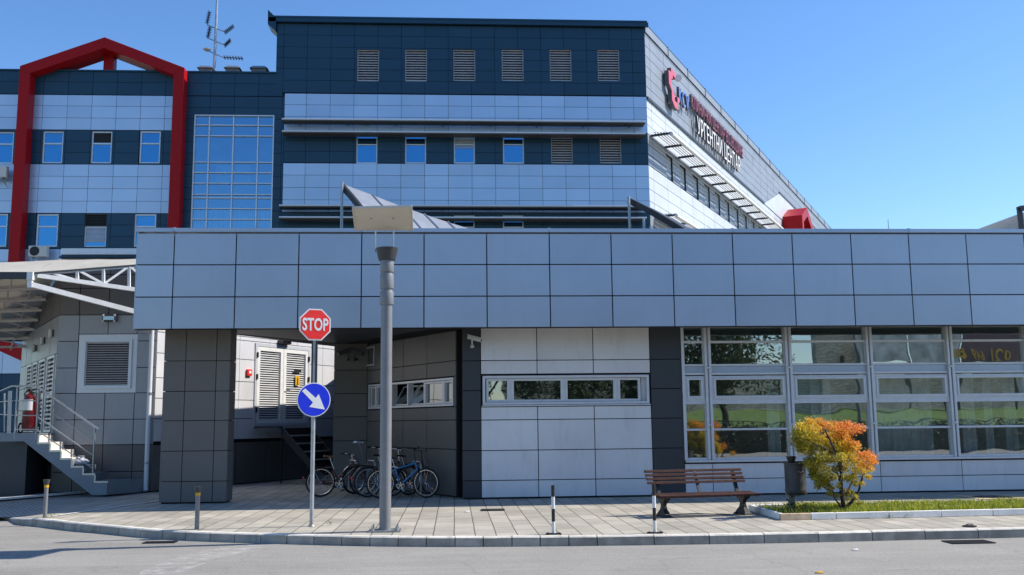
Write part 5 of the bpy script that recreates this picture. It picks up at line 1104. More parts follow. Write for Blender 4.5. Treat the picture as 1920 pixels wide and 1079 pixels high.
pbn = gz(1486, 961, .0); YBn = pbn.y
bn = thing('litter_bin', 'dark round litter bin on a post with an ashtray on top, between bench and maple', 'litter bin', (pbn.x, YBn, 0))
zb_ = lambda y: at(1490, y, YBn).z
rbn = .5*(at(1511.5, 900, YBn).x-at(1472, 900, YBn).x); cxo = at(1491.5, 900, YBn).x-pbn.x
mb = MB(); mb.lathe([(rbn*.9, zb_(928)), (rbn*.98, zb_(928)+.02), (rbn*1.0, zb_(928)+.10), (rbn*.97, zb_(928)+.12), (rbn*.97, zb_(872)), (rbn*1.02, zb_(871)), (rbn*1.02, zb_(868)), (rbn*.93, zb_(868)), (rbn*.93, zb_(880))], (cxo, 0, 0), 30); part('barrel', mb, M['bin'], bn, smooth=40, local=True)
mb = MB(); mb.box(-.065, .045, -.03, .04, 0, zb_(925)); part('post', mb, M['post'], bn, local=True)
mb = MB(); mb.lathe([(.055, zb_(868)), (.06, zb_(867)), (.10, zb_(855.5)), (.085, zb_(855.5)), (.05, zb_(864))], (at(1481.5, 860, YBn).x-pbn.x, -.06, 0), 18); part('ashtray', mb, M['black'], bn, smooth=40, local=True)
mb = MB(); mb.tube([(cxo-.02, -rbn-.012, zb_(884)), (cxo+.03, -rbn-.016, zb_(885)), (cxo+.09, -rbn+.01, zb_(883))], .008, 6); part('latch', mb, M['chrome'], bn, local=True)

# planter bed
C = [gz(1428, 953, 0), gz(1464, 976, 0), gz(1558, 972.5, 0)]
fd = (gz(1920, 966, 0)-C[1]); fd.normalize()
FLc, BLc = C[1], gz(1424, 955, 0)
bd_ = fd; depth = Vector((-fd.y, fd.x, 0))
BL2 = FLc+depth*((gz(1700, 945, 0)-FLc).dot(depth)); BL2 = FLc + depth*1.95+fd*.1
def kstone(mb, a, b, wd, h, side):
    d = (b-a).normalized(); n = Vector((-d.y, d.x, 0))*side; a2, b2 = a+d*.006, b-d*.006; mb.cur = random.random()
    U = Vector((0,0,1)); mb.hexa([a2, b2, b2+n*wd, a2+n*wd, a2+U*h+n*.012, b2+U*h+n*.012, b2+U*h+n*(wd-.01), a2+U*h+n*(wd-.01)])
pk = thing('planter_bed', 'long raised planting bed edged with pale concrete kerbs around the maple', 'planter', (FLc.x, FLc.y, 0))
mb = MB(); kstone(mb, FLc, FLc+fd*.56, .10, .11, 1); part('edging', mb, M['kerb_r'], pk, bevel=.008, label='rust stained corner kerb stone')
mb = MB()
kstone(mb, FLc+fd*.56, FLc+fd*1.02, .10, .11, 1)
x_ = 1.02
while x_ < 10: kstone(mb, FLc+fd*x_, FLc+fd*(x_+.98), .10, .11, 1); x_ += .98
kstone(mb, BL2-fd*.0, FLc+depth*.1, .10, .11, 1)
x_ = -.0
while x_ < 10: kstone(mb, BL2+fd*x_, BL2+fd*(x_+.98), .10, .11, -1); x_ += .98
part('edging', mb, M['kerb_w'], pk, bevel=.008)
mb = MB(); mb.poly([FLc+depth*.08+fd*.08+Vector((0,0,.06)), FLc+fd*10+depth*.08+Vector((0,0,.06)), BL2+fd*10-depth*.05+Vector((0,0,.06)), BL2+fd*.1-depth*.05+Vector((0,0,.06))]); part('soil', mb, M['soil'], pk)

def leaf_mesh(name, tris_fn):
    V, Fc, Cc = tris_fn()
    me = bpy.data.meshes.new(name); me.from_pydata(V, [], Fc); a = me.attributes.new('lc', 'FLOAT_COLOR', 'FACE'); a.data.foreach_set('color', np.array(Cc, dtype=np.float32).ravel()); return me
def blades(n, place, hmin, hmax, cols, wd=.006):
    V, Fc, Cc = [], [], []
    for i in range(n):
        r = place()
        if r is None: continue
        x, y, z, hs = r; h = random.uniform(hmin, hmax)*hs; a = random.uniform(0, 6.283); lx, ly = random.gauss(0, .35)*h, random.gauss(0, .35)*h
        dx, dy = math.cos(a)*wd, math.sin(a)*wd; b = len(V)
        V += [(x-dx, y-dy, z), (x+dx, y+dy, z), (x+lx*.4+dx*.8, y+ly*.4+dy*.8, z+h*.6), (x+lx*.4-dx*.8, y+ly*.4-dy*.8, z+h*.6), (x+lx, y+ly, z+h)]
        c = random.choice(cols); k = random.uniform(.7, 1.3); Fc += [(b, b+1, b+2, b+3), (b+3, b+2, b+4)]; Cc += [(c[0]*k, c[1]*k, c[2]*k, 1)]*2
    return V, Fc, Cc
GC = [(.34, .38, .03), (.42, .44, .04), (.22, .30, .025), (.50, .46, .06), (.15, .22, .02)]
from mathutils import noise as mnoise
def gplace():
    u = random.random()*9.6+.12; v = random.random()*1.68+.12; p = FLc+fd*u+depth*v
    if u < .75 and random.random() < .8: return None
    nv = mnoise.noise(Vector((p.x*2.2, p.y*2.2, 0)))*.5+.5
    if nv < .3 and random.random() < .7: return None
    return p.x, p.y, .06, .5+.9*nv
o = link('grass', leaf_mesh('grass', lambda: blades(30000, gplace, .05, .14, GC)), M['grass']); o['kind'] = 'stuff'; o['label'] = 'short green grass growing in the planter bed'
# dark leafy weeds round the bin
def herb(P, n, h, lab, cols, grp=None, spread=.2, ls=.05):
    def fn():
        V, Fc, Cc = [], [], []
        for i in range(n):
            a = random.uniform(0, 6.283); r = spread*math.sqrt(random.random()); z = h*random.random(); x, y = r*math.cos(a), r*math.sin(a)
            d = Vector((math.cos(a), math.sin(a), random.uniform(-.2, .9))).normalized(); s = d.cross(Vector((0,0,1))).normalized(); L_ = ls*random.uniform(.6, 1.4); b = len(V); p = Vector((x, y, z))
            V += [p, p+d*L_*.5+s*L_*.28, p+d*L_, p+d*L_*.5-s*L_*.28]; c = random.choice(cols); k = random.uniform(.7, 1.2); Fc.append((b, b+1, b+2, b+3)); Cc.append((c[0]*k, c[1]*k, c[2]*k, 1))
        return V, Fc, Cc
    o = link('weed', leaf_mesh('weed', fn), M['grass']); o.location = P; o['label'] = lab; o['category'] = 'plant'
    if grp: o['group'] = grp
    return o
DK = [(.03, .06, .015), (.05, .08, .02), (.06, .04, .02)]
p = FLc+fd*.75+depth*.45; herb((p.x, p.y, .06), 160, .16, 'dark low weed at the foot of the litter bin', DK, None, .35)
p = FLc+fd*.55+depth*.75; herb((p.x, p.y, .06), 60, .34, 'dark upright weed behind the litter bin post', DK, None, .18, .08)
GW = [(.20, .22, .03), (.12, .17, .03), (.26, .24, .05)]
for x, y, n_, s_, lab in ((583, 989, 30, .10, 'small weed at the rusty foot of the sign pole'), (700, 995, 24, .16, 'yellowish weed at the left bolt of the lamp base'), (748, 996, 30, .14, 'yellowish weed at the right of the lamp base'), (96, 972, 40, .14, 'weed tuft at the foot of the bollard by the white strip'), (376, 991, 20, .1, 'weed tuft at the foot of the bollard before the pillar'), (1668, 972, 26, .07, 'small green tuft by the planter kerb, left of two'), (1702, 970, 50, .10, 'bigger green tuft by the planter kerb, right of two'), (616, 986, 18, .06, 'tiny weed in a paving joint right of the sign pole')):
    p = gz(x, y, 0); herb((p.x, p.y, .002), n_, .06, lab, GW, None, s_, .035)

# maple
TY = gz(1582, 959, .06).y
TB = at(1581, 960, TY); TB.z = .05
tree = thing('maple_tree', 'small autumn maple with yellow green and orange leaves in the planter bed', 'tree', TB)
t3 = lambda u, v, dy=0.0: at(1470+u/5.137, 770+v/5.137, TY+dy)
mb = MB()
def limb(pts, r0, r1):
    P = [t3(*p) for p in pts]; Q = []
    for i in range(len(P)-1):
        for k_ in range(4): u = k_/4; Q.append(P[i].lerp(P[i+1], u)+Vector((random.gauss(0,.006), random.gauss(0,.006), 0)))
    Q.append(P[-1]); mb.tube(Q, [r0+(r1-r0)*i/(len(Q)-1) for i in range(len(Q))], 8)
limb([(565, 985), (572, 900), (555, 800), (550, 690), (545, 560, -.05), (500, 420, -.1), (450, 290, -.1), (390, 190, -.12)], .05, .012)
limb([(572, 975), (600, 930, .02), (650, 880, .05), (695, 840, .05), (720, 770, .08), (745, 680, .1), (770, 610, .12), (810, 520, .15), (840, 450, .15)], .034, .010)
limb([(560, 960), (540, 920, -.05), (510, 870, -.08), (490, 850, -.12), (470, 780, -.18), (420, 740, -.25)], .022, .006)
limb([(553, 780), (530, 660, .08), (515, 610, .12), (440, 560, .2), (330, 520, .25), (250, 500, .25)], .022, .006)
limb([(556, 800), (620, 770, .12), (650, 700, .2), (670, 600, .22), (640, 480, .25), (600, 350, .2), (650, 270, .2), (720, 210, .2), (760, 180, .2)], .022, .006)
limb([(545, 560, -.05), (560, 430, .05), (570, 300, .1), (540, 190, .1)], .018, .006)
limb([(500, 420, -.1), (380, 360, -.2), (250, 300, -.25), (150, 230, -.2)], .017, .005)
limb([(450, 290, -.1), (350, 200, 0), (260, 120, .05)], .013, .005)
part('trunk', mb, M['bark'], tree, smooth=60)
blobs = [(250,115,60),(330,110,55),(170,160,70),(110,220,60),(110,300,60),(180,240,90),(280,200,90),(380,150,65),(470,150,65),(545,140,50),(620,135,50),(560,190,70),(690,160,50),(745,175,50),(660,200,50),(560,270,85),(640,330,70),(480,240,70),(400,280,80),(300,310,90),(180,360,70),(250,390,60),(420,370,90),(540,370,80),(660,360,70),(700,330,45),(300,470,85),(380,450,80),(240,520,60),(300,560,70),(460,450,75),(550,450,60),(620,440,70),(690,470,55),(740,440,55),(800,430,60),(850,460,55),(870,500,40),(790,520,65),(720,540,55),(830,560,45),(760,590,45),(820,640,35),(600,540,60),(540,560,50),(480,560,45),(390,570,70),(300,640,55),(360,690,60),(420,720,50),(440,800,35),(520,720,35),(510,820,30),(590,790,45),(640,790,45),(610,850,30),(690,830,35),(720,880,30),(600,650,55),(660,640,55),(690,700,45),(750,700,30),(330,730,45),(270,610,45),(690,590,40),(230,480,50),(260,560,50),(340,520,70),(420,640,60),(330,650,60),(400,680,50),(480,640,45),(450,760,40)]
LOBE = []
for i in range(5):
    a = R_(-80+40*i); L_ = (.62, .85, 1.0, .85, .62)[i]; LOBE.append((math.sin(a)*L_, math.cos(a)*L_))
    if i < 4: b = R_(-60+40*i); LOBE.append((math.sin(b)*.42, math.cos(b)*.42))
def maple():
    V, Fc, Cc = [], [], []
    pal = dict(y=[(.74, .57, .028), (.64, .53, .022), (.84, .56, .03), (.54, .49, .022)], o=[(.88, .36, .035), (.85, .28, .04), (.85, .48, .04), (.92, .40, .07)], g=[(.36, .37, .02), (.44, .36, .022), (.27, .30, .02), (.44, .27, .02)], r=[(.85, .26, .08), (.92, .33, .13), (.80, .22, .08)])
    for (u, v, r) in blobs:
        dyb = random.gauss(0, .22); n = int(270*(r/60)**2)
        for i in range(n):
            th, ph = random.uniform(0, 6.283), math.acos(random.uniform(-1, 1)); rr = r*(random.random()**.42)*(random.uniform(1.0, 1.7) if random.random() < .26 else 1)
            du, dv, dz = rr*math.sin(ph)*math.cos(th), rr*math.cos(ph)*.85, rr*math.sin(ph)*math.sin(th)
            uu, vv = u+du, v+dv; P = t3(uu, vv, dyb+dz*.00185*1.0)
            warm = (350-vv)/240+(uu-400)/400+random.gauss(0, .3)-(.55 if 250 < uu < 560 and vv > 330 else 0)
            if uu > 690 and vv > 380: warm += .5
            if uu < 250 and vv > 170: warm -= .6
            warm -= .30*(dz/r > .1)  # far-side leaves turned greener, painting the shaded back of the crown
            key = 'r' if warm > 1.5 else 'o' if warm > .62 else 'y' if warm > -.45 else 'g'
            c = random.choice(pal[key]); k = random.uniform(.8, 1.15)
            s = random.uniform(.017, .034); ax = Vector((random.gauss(0, .6), random.gauss(-.25, .6), random.gauss(-.5, .5))).normalized()   # leaf direction, drooping
            sd_ = ax.cross(Vector((random.gauss(0,.5), random.gauss(-.3,.5), 1))).normalized(); nn_ = sd_.cross(ax)
            b = len(V); V.append(P-ax*s*.25)
            for lx, ly in LOBE: V.append(P+sd_*(lx*s)+ax*(ly*s)+nn_*(abs(lx)*s*.25))
            m_ = b+5; Fc += [(b, b+1, b+2, b+3, b+4, b+5), (b, b+5, b+6, b+7, b+8, b+9)]; Cc += [(c[0]*k, c[1]*k, c[2]*k, 1)]*2
    return [tuple(Vector(p)-TB) for p in V], Fc, Cc
o = link('crown', leaf_mesh('crown', maple), M['leaf'], tree)

# ------------------------------------------------------------------ BICYCLES AND RACKS
def ring(mb, c, r, t, n=36, m=6): mb.tube([(c[0]+r*math.cos(a), c[1], c[2]+r*math.sin(a)) for a in np.linspace(0, 2*math.pi, n, endpoint=False)], t, m, closed=True)
def bicycle(P, rz, lab, fm, r=.345, wb=1.06, city=True, seat_m='black', rim='chrome', fender=None, steer=0.0, seat_h=.95, bar_h=1.05, lean=0.0, low=False):
    t = thing('bicycle', lab, 'bicycle', P, rz, 'bicycles parked in the passage'); t.rotation_euler = (lean, 0, rz)
    A, Bf = Vector((0, 0, r)), Vector((wb, 0, r)); bb = Vector((wb*.42, 0, r-.05)); st_ = Vector((wb*.30, 0, r+.36 if not low else r+.30)); hd = Vector((wb-.28, 0, r+.46)); hb = Vector((wb-.25, 0, r+.30))
    R2 = Matrix.Rotation(steer, 4, 'Z'); pivot = Vector((wb-.24, 0, 0))
    tf = lambda p: R2 @ (Vector(p)-pivot)+pivot
    for c, fr in ((A, False), (Bf, True)):
        g = (lambda p: tf(p)) if fr else (lambda p: Vector(p))
        w_ = MB(); ring(w_, c, r-.02, .021, 40, 8); ring(w_, c, r-.02, .021, 40, 8) if False else None
        w_.v = [tuple(g(v)) for v in w_.v]; wh_ = part('wheel', w_, M['rubber'], t, smooth=60, local=True)
        w_ = MB(); ring(w_, c, r-.052, .012, 36, 6); w_.v = [tuple(g(v)) for v in w_.v]; part('rim', w_, M[rim], wh_, smooth=60, local=True)
        w_ = MB()
        for k_ in range(18): a = k_*2*math.pi/18; w_.tube([(c.x+.02*math.cos(a+.6), (.025 if k_ % 2 else -.025), c.z+.02*math.sin(a+.6)), (c.x+(r-.06)*math.cos(a), 0, c.z+(r-.06)*math.sin(a))], .0022, 3)
        w_.tube([(c.x, -.045, c.z), (c.x, .045, c.z)], .018, 8); w_.v = [tuple(g(v)) for v in w_.v]; part('spokes', w_, M['chrome'], wh_, local=True)
        if fender:
            w_ = MB(); a0, a1 = (R_(20), R_(200)) if not fr else (R_(20), R_(190)); w_.tube([(c.x+(r+.028)*math.cos(a), 0, c.z+(r+.028)*math.sin(a)) for a in np.linspace(a0, a1, 18)], .022, 6); w_.v = [tuple(g(v)) for v in w_.v]; part('mudguard', w_, M[fender], t, smooth=60, local=True)
    f = MB(); tb = .017
    f.tube([bb, st_], tb, 8); f.tube([bb, hb], tb*1.15, 8)
    if low: f.tube([bb.lerp(st_, .35), hd], tb, 8)
    else: f.tube([st_+Vector((.01, 0, -.03)), hd], tb, 8)
    for s in (-.045, .045): f.tube([bb+Vector((0, s*.6, 0)), A+Vector((0, s, 0))], .010, 6); f.tube([st_+Vector((0, s*.4, -.03)), A+Vector((0, s, 0))], .009, 6)
    f.tube([hb+Vector((.015, 0, -.03)), hd+Vector((-.012, 0, .03))], .02, 8); part('frame', f, M[fm], t, smooth=50, local=True)
    f = MB()
    for s in (-.05, .05): f.tube([tf(hb+Vector((.02, s*.8, -.02))), tf(Bf+Vector((-.01, s, .08))), tf(Bf+Vector((0, s, 0)))], .012, 6)
    f.tube([tf(hb+Vector((.02, -.045, -.02))), tf(hb+Vector((.02, .045, -.02)))], .014, 6); part('fork', f, M[fm] if city else M['bblack'], t, smooth=50, local=True)
    f = MB(); top = hd+Vector((-.03, 0, bar_h-hd.z)); f.tube([hd, top], .014, 8)
    if city: hpts = [(-.20, -.27, .02), (-.08, -.26, .03), (.05, -.12, .0), (.07, 0, -.02), (.05, .12, .0), (-.08, .26, .03), (-.20, .27, .02)]
    else: hpts = [(-.04, -.31, .02), (.02, -.12, .0), (.03, 0, -.01), (.02, .12, 0), (-.04, .31, .02)]
    hp = [tf(top+Vector(q)) for q in hpts]; f.tube(hp, .012, 7); hbp = part('handlebar', f, M['chrome' if city else 'black'], t, smooth=50, local=True)
    f = MB()
    for i, j in ((0, 1), (-1, -2)): f.tube([hp[i], hp[i].lerp(hp[j], .8 if city else .35)], .018, 7)
    part('grip', f, M['rubber'], hbp, smooth=50, local=True)
    f = MB()
    for s in (-.09, .09): q = tf(top+Vector((.03, s, -.01))); f.tube([q, q+Vector((.09, 0, -.08)), tf(Bf+Vector((-.06, s*.3, .36)))], .004, 4)
    part('cable', f, M['black'], t, local=True)
    f = MB(); sp = st_+(st_-bb).normalized()*(seat_h-st_.z-.04)/((st_-bb).normalized().z); f.tube([st_, sp], .0135, 8); part('seat_post', f, M['chrome'], t, smooth=50, local=True)
    f = MB(); o = []
    for x, wv, z in ((-.15, .075, .045), (-.11, .085, .055), (-.03, .065, .045), (.05, .03, .035), (.12, .02, .03)):
        o.append(f.add([sp+Vector((x, -wv, z-.03)), sp+Vector((x, -wv*.6, z+.012)), sp+Vector((x, wv*.6, z+.012)), sp+Vector((x, wv, z-.03))]))
    for a, b in zip(o, o[1:]):
        for k_ in range(4): f.face((a+k_, a+(k_+1) % 4, b+(k_+1) % 4, b+k_))
    f.face([o[0]+k_ for k_ in range(4)]); f.face([o[-1]+k_ for k_ in reversed(range(4))]); part('saddle', f, M[seat_m], t, bevel=.01, local=True)
    f = MB(); f.tube([bb+Vector((.09*math.cos(a), -.05, .09*math.sin(a))) for a in np.linspace(0, 2*math.pi, 24, endpoint=False)], .008, 5, closed=True)
    for k_ in range(5): a = k_*2*math.pi/5+.3; f.bar(bb+Vector((0, -.05, 0)), bb+Vector((.088*math.cos(a), -.05, .088*math.sin(a))), .018, .006, (0,1,0))
    f.tube([bb+Vector((0, -.08, 0)), bb+Vector((0, .06, 0))], .02, 8)
    f.bar(bb+Vector((0, -.075, 0)), bb+Vector((.08, -.075, -.15)), .02, .012, (0,1,0)); f.bar(bb+Vector((0, .06, 0)), bb+Vector((-.08, .06, .15)), .02, .012, (0,1,0)); ck = part('crank', f, M['chrome'], t, local=True)
    f = MB(); f.box(bb.x+.03, bb.x+.13, -.17, -.08, bb.z-.17, bb.z-.14); f.box(bb.x-.13, bb.x-.03, .07, .16, bb.z+.14, bb.z+.17); part('pedal', f, M['black'], ck, local=True)
    f = MB(); f.tube([bb+Vector((0, -.045, .085)), A+Vector((0, -.045, .035))], .005, 4); f.tube([bb+Vector((0, -.045, -.085)), A+Vector((0, -.045, -.035))], .005, 4); part('chain', f, M['iron'], t, local=True)
    if city:
        f = MB(); 
        for s in (-.06, .06): f.tube([st_+Vector((-.02, s*.6, -.02)), A+Vector((-.22, s, r+.06)), A+Vector((-.24, s, r+.06))], .007, 5); f.tube([A+Vector((-.02, s, 0)), A+Vector((-.14, s, r+.06))], .006, 5)
        for x in (-.2, -.1, 0, .1): f.tube([A+Vector((x, -.06, r+.06)), A+Vector((x, .06, r+.06))], .005, 4)
        part('luggage_rack', f, M['black'], t, local=True)
        f = MB(); f.box(A.x-r-.07, A.x-r-.045, -.03, .03, A.z+.08, A.z+.14); part('rear_light', f, M['sred'], t, local=True)
    f = MB(); c = Bf+Vector((.16, 0, -.13)); f.lathe([(.028, -.008), (.028, .008)], tuple(tf(c)), 8, 'y'); part('reflector', f, M['orange'], t, local=True)
    return t
def bz_(x, y, Y=None): p = gz(x, y, 0); return p
bk = lambda x, Y: (at(x, 900, Y).x, Y, 0.0)
bicycle(bk(601, 24.3), R_(14), 'dark red city bicycle with a brown leather saddle, nearest the passage opening', 'bred', .36, 1.06, True, 'saddle', 'chrome', None, .15, .98, 1.0, 0, True)
bicycle(bk(664, 25.2), R_(38), 'silver bicycle with a high pale saddle and bright mudguards behind the others', 'bsilver', .35, 1.05, True, 'letter_w', 'chrome', 'chrome', -.2, 1.30, 1.12)
bicycle(bk(690, 24.0), R_(24), 'black city bicycle with an orange wheel reflector, left of the blue one', 'bblack', .36, 1.08, True, 'black', 'bsilver', 'bblack', .2, 1.0, 1.12)
bicycle(bk(714, 23.55), R_(8), 'bright blue mountain bicycle with a silver crank, partly behind the lamp post', 'bblue', .35, 1.10, False, 'black', 'chrome', None, -.55, .95, 1.16)
bicycle(bk(735, 24.3), R_(16), 'black bicycle with a silver mudguard leaning behind the blue one', 'bblack', .34, 1.04, False, 'black', 'bsilver', 'chrome', .3, .97, 1.08)
def rack(P, rz, lab):
    t = thing('bicycle_rack', lab, 'bicycle rack', P, rz, 'steel bicycle racks'); mb = MB()
    pts = [(0, -.28, 0), (0, -.28, .72)]+[(0, -.28+.10*(1-math.cos(a)), .72+.10*math.sin(a)) for a in np.linspace(.2, math.pi/2, 5)]+[(0, .28-.10*(1-math.cos(a)), .72+.10*math.sin(a)) for a in np.linspace(math.pi/2, .2, 5)]+[(0, .28, .72), (0, .28, 0)]
    mb.tube(pts, .021, 10); part('hoop', mb, M['steel'], t, smooth=50, local=True)
    mb = MB()
    for y in (-.28, .28): mb.lathe([(.06, 0), (.06, .012)], (0, y, 0), 14)
    part('base_plate', mb, M['steel'], t, local=True); return t
rack(bk(781, 24.3), R_(25), 'steel hoop rack at the front wheel of the blue bicycle'); rack(bk(696, 25.2), R_(25), 'steel hoop rack in the middle between the parked bicycles'); rack(bk(661, 25.6), R_(25), 'steel hoop rack behind the bicycle with the brown saddle')

# steps in the passage, up to the louvred double door
t = thing('metal_steps', 'dark metal steps leading up to the louvred double door in the passage', 'steps', DR.w(d0, 0, 0))
sA, sB = DR.px(530, 812, 1.0)[0], DR.px(579, 812, 1.0)[0]
mb = MB(); mb.fbox(DR, d0-.1, sB, .05, 1.0, dz0-.09, dz0-.04); part('landing', mb, M['dkslat'], t)
zz0 = dz0-.05
for i in range(6):
    z = zz0-(i+1)*zz0/7; o = 1.0+i*.26; mb = MB(); mb.fbox(DR, sA, sB, o-.02, o+.28, z-.03, z); mb.fbox(DR, sA, sB, o-.02, o+.0, z, z+zz0/7-.04); q = part('tread', mb, M['dkslat'], t)
    mb = MB(); mb.fbox(DR, sA-.01, sB+.01, o+.28, o+.295, z-.03, z+.004); part('nosing', mb, M['alu_w'], q)
mb = MB(); mb.fbox(DR, sA-.01, sB+.01, 1.0, 1.012, dz0-.075, dz0-.036); part('nosing', mb, M['alu_w'], t)
for s_ in (sA-.04, sB+.02):
    mb = MB(); mb.hexa([DR.w(s_, 2.6, 0), DR.w(s_+.03, 2.6, 0), DR.w(s_+.03, 1.0, zz0-.3), DR.w(s_, 1.0, zz0-.3), DR.w(s_, 2.6, .25), DR.w(s_+.03, 2.6, .25), DR.w(s_+.03, 1.0, zz0+.02), DR.w(s_, 1.0, zz0+.02)]); mb.fbox(DR, s_, s_+.03, .97, 1.0, 0, zz0); part('stringer', mb, M['iron'], t)

# ------------------------------------------------------------------ COVERS, DRAINS, LITTER
def grate(cx, cy, w_, d_, z, nx, ny, lab, name, cat, rot=0.0):
    t = thing(name, lab, cat, (cx, cy, z), rot)
    mb = MB(); mb.box(-w_/2, w_/2, -d_/2, d_/2, -.02, .002); part('well', mb, M['gap'], t, local=True)
    mb = MB()
    for i in range(nx+1): x = -w_/2+w_*i/nx; mb.box(x-.012, x+.012, -d_/2, d_/2, .003, .011)
    for i in range(ny+1): y = -d_/2+d_*i/ny; mb.box(-w_/2-.012, w_/2+.012, y-.012, y+.012, .0035, .013)
    part('grille', mb, M['iron'], t, local=True)
p = gz(924, 957, 0); q = gz(903, 957, 0); grate(p.x, p.y, (p.x-q.x)*2, .30, .004, 18, 2, 'narrow iron drain grate set in the paving before the dark pier', 'pavement_drain', 'drain')
p = gz(1816, 1017.5, -.15); grate(p.x, p.y, .66, .34, -.146, 8, 5, 'square iron gully grate in the road at the kerb', 'road_gully', 'drain')
p = gz(303, 1017, -.15); grate(p.x, p.y-.08, .5, .2, -.146, 6, 3, 'dark grate shape added for the shadow smear at the curved kerb', 'road_gully', 'drain')  # grate shape put in for a small dark shadow smear
p = gz(1862, 932.5, 0)
t = thing('manhole_cover', 'round manhole cover in the paving behind the planter', 'manhole cover', (p.x, p.y, .002)); mb = MB(); mb.lathe([(.42, 0), (.42, .008)], (0,0,0), 30); part('cover', mb, M['iron'], t, local=True)
mb = MB(); mb.box(-.62, .62, -.55, .55, 0, .005); part('collar', mb, M['kerb_r'], t, local=True)
p = gz(1818, 987.5, 0); t = thing('valve_cover', 'small iron valve cover in the paving near the road gully', 'valve cover', (p.x, p.y, .002)); mb = MB(); mb.lathe([(.11, 0), (.11, .012), (.07, .018)], (0,0,0), 12); part('lid', mb, M['iron'], t, local=True)
mb = MB(); mb.tube([(-.07, 0, .015), (-.035, .0, .035), (.035, 0, .035), (.07, 0, .015)], .008, 5); part('lift_bar', mb, M['iron'], t, local=True)
for x, y, m_, lab in ((607, 1076, 'yellow', None), (1536, 1075, 'yellow', 'yellow fallen leaf on the road at the bottom edge'), (1603, 1032, 'white_p', 'scrap of white paper on the road before the maple'), (875, 960.5, 'white_p', 'scrap of white paper on the paving left of the narrow drain')):
    if not lab: continue
    z = 0 if y < 1000 else -.15; p = gz(x, y, z); mb = MB(); mb.hexa([(-.05, -.03, 0), (.04, -.035, 0), (.055, .03, 0), (-.04, .035, 0), (-.05, -.03, .012), (.04, -.035, .004), (.055, .03, .016), (-.04, .035, .006)])
    single('litter', mb, M[m_], lab, 'litter').location = (p.x, p.y, z+.004)

# ------------------------------------------------------------------ ACROSS THE ROAD (behind the camera, seen in the glass)
t = MB(); t.hexa([(-90, -10, -.15), (110, -10, -.15), (110, -34, -.15), (-90, -34, -.15), (-90, -14, .6), (110, -14, .6), (110, -32, 2.6), (-90, -32, 2.6)]); struct('grass_bank', t, M['bank'])
mx2 = lambda x: at(x, 650, 45.66+30.4).x
t = thing('stone_wall', 'old rubble stone wall on the grass bank across the road', 'wall', (36, -31, 2)); mb = MB(); mb.box(4, 95, -31.5, -30.7, 1.8, 5.3); part('wall', mb, M['stone'], t); mb = MB(); mb.box(mx2(1537), mx2(1602), -31.8, -30.4, 1.8, 13); part('tower', mb, M['stone'], t)
mb = MB(); mb.box(mx2(1575), mx2(1584), -30.4, -30.37, 5.9, 6.8); part('tower_window', mb, M['gap'], t)
t = thing('bank_railing', 'dark metal railing along the grass bank across the road', 'railing', (36, -13, 0)); mb = MB()
for x in np.arange(4, 80, 2.4): mb.tube([(x, -13.5, .3), (x, -13.5, 1.6)], .035, 6)
for z in (.9, 1.25, 1.6): mb.tube([(4, -13.5, z), (80, -13.5, z)], .025, 6)
part('rail', mb, M['iron'], t)
MY = 45.66+29.1; mx_ = lambda x: at(x, 650, MY).x; mz_ = lambda y: at(1760, y, MY).z
t = thing('billboard', 'large billboard with yellow telephone digits across the road', 'billboard', (46, -29, 2)); mb = MB(); mb.box(mx_(1606), mx_(1702), -29.3, -29.1, mz_(679), mz_(598)); mb.box(mx_(1709), mx_(1800), -29.3, -29.1, mz_(679), mz_(598)); part('sheet', mb, M['poster'], t)
mb = MB(); mb.box(mx_(1806), mx_(1960), -29.3, -29.1, mz_(679), mz_(598)); part('sheet', mb, M['maroon'], t)
mb = MB()
for x in (1608, 1705, 1770, 1803, 1905): mb.tube([(mx_(x), -29.5, 1.8), (mx_(x), -29.5, mz_(600))], .14, 8)
part('post', mb, M['iron'], t)
me = text_mesh('021 649 888', 1.0, .04, 1.05, .01); place_text(me, Vector((mx_(1892), -29.08, mz_(674))), (-1,0,0), (0,0,1), .95, 1.0)
for v in me.vertices: v.co -= Vector((46, -29, 2))
me.materials.append(M['yellow']); q = bpy.data.objects.new('lettering', me); COL.objects.link(q); q.parent = t
UX = at(1604, 650, 65).x; t = thing('utility_pole', 'grey utility pole across the road, reflected in the glazed bay', 'pole', (UX, -19.3, .3)); mb = MB(); mb.tube([(UX, -19.3, .3), (UX+.05, -19.3, 9.5)], [.19, .13], 10); part('pole', mb, M['post'], t, smooth=50)
mb = MB(); mb.box(UX-.7, UX+.7, -19.4, -19.2, 8.6, 8.75); part('crossarm', mb, M['iron'], t)
def far_tree():
    rt_ = random.Random(11); V, Fc, Cc = [], [], []
    cs = [(rt_.gauss(0, 1.5), rt_.gauss(0, 1.5), rt_.uniform(3.2, 8.2), rt_.uniform(.9, 1.7)) for _ in range(26)]
    for i in range(9000):
        x, y, z, r = rt_.choice(cs); d = Vector((rt_.gauss(0,1), rt_.gauss(0,1), rt_.gauss(0,1))).normalized()*r*rt_.random()**.4; p = Vector((x, y, z))+d
        a = Vector((rt_.gauss(0,1), rt_.gauss(0,1), rt_.gauss(0,.6))).normalized(); b = a.cross(Vector((rt_.gauss(0,1), rt_.gauss(0,1), 1))).normalized(); s = rt_.uniform(.08, .17); o = len(V)
        V += [p-a*s, p+b*s*.5, p+a*s, p-b*s*.5]; k = rt_.uniform(.6, 1.3); Fc.append((o, o+1, o+2, o+3)); Cc.append((.045*k, .075*k, .018*k, 1))
    return V, Fc, Cc
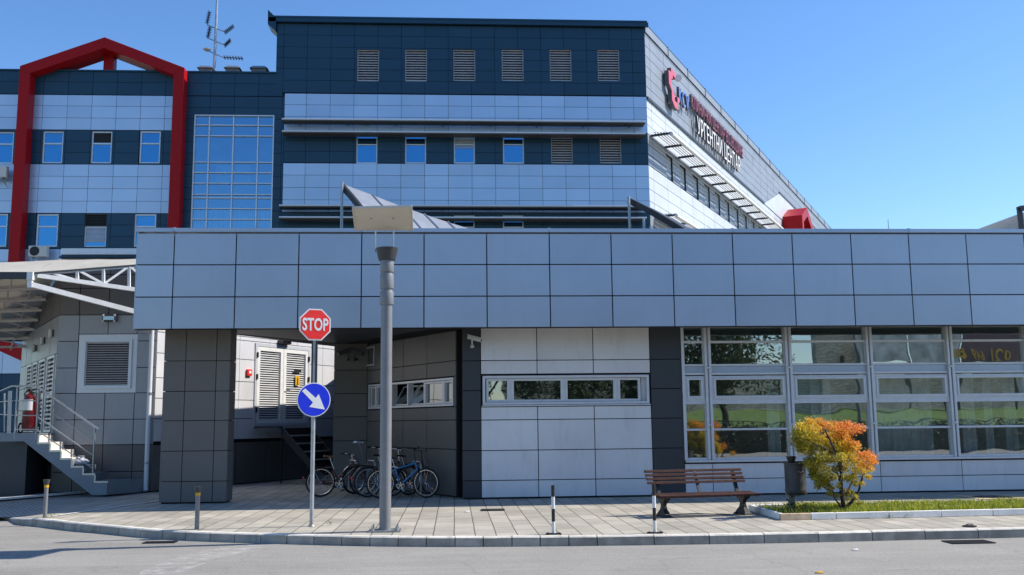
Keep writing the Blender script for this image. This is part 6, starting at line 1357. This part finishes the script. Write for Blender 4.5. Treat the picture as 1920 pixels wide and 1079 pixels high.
def added_hedge_fn():
    V, Fc, Cc = [], [], []; r_ = random.Random(5)
    for i in range(9000):
        x = r_.uniform(-24, 24); y = r_.uniform(-.6, .6); z = r_.uniform(0, 1.55)
        if abs(y) < .4 and z < 1.3 and r_.random() < .6: y = .55*r_.choice((-1, 1))
        p = Vector((x, y, z)); a = Vector((r_.gauss(0,1), r_.gauss(0,1), r_.gauss(0,.7))).normalized(); b = a.cross(Vector((r_.gauss(0,1), r_.gauss(0,1), 1))).normalized(); s = r_.uniform(.07, .14); o = len(V)
        V += [p-a*s, p+b*s*.6, p+a*s, p-b*s*.6]; k = r_.uniform(.6, 1.3); Fc.append((o, o+1, o+2, o+3)); Cc.append((.03*k, .05*k, .018*k, 1))
    return V, Fc, Cc
hd = thing('added_dark_hedge', 'dark leafy row added out of view to darken the lower pane reflections', 'added_dark_hedge', (24, -10, .0)); link('foliage', leaf_mesh('foliage', added_hedge_fn), M['tree'], hd); mb = MB(); mb.box(-24, 24, -.3, .3, -.1, 1.3); part('branches', mb, M['bark'], hd, local=True)  # added out of view so the lower panes reflect something dark
ft = thing('leafy_tree', 'leafy tree across the road, reflected in the glass', 'tree', (14, -15, .3), 0, 'trees across the road')
mb = MB(); mb.tube([(0,0,0), (.1,0,1.5), (0,.1,3.2), (.2,0,6)], [.25, .2, .16, .05], 8); mb.tube([(0,0,2.4), (1,.3,4), (1.6,.5,5.5)], [.12,.08,.03], 6); mb.tube([(0,0,2.6), (-1,-.2,4.2), (-1.5,0,5.6)], [.12,.08,.03], 6)
part('trunk', mb, M['bark'], ft, local=True); link('crown', leaf_mesh('crown', far_tree), M['tree'], ft)
for x, y, rz_, s_ in ((17.5, -17, 1.0, 1.2), (8, -13, 2.1, .85), (2, -16, 3.0, 1.1), (-6, -15, 4.0, 1.2), (12, -20, 5.0, 1.3), (-16, -18, .4, 1.3), (57, -22, 2.6, 1.0)):
    c = copy_tree(ft); c.location = (x, y, .3); c.rotation_euler = (0, 0, rz_); c.scale = (s_, s_, s_)
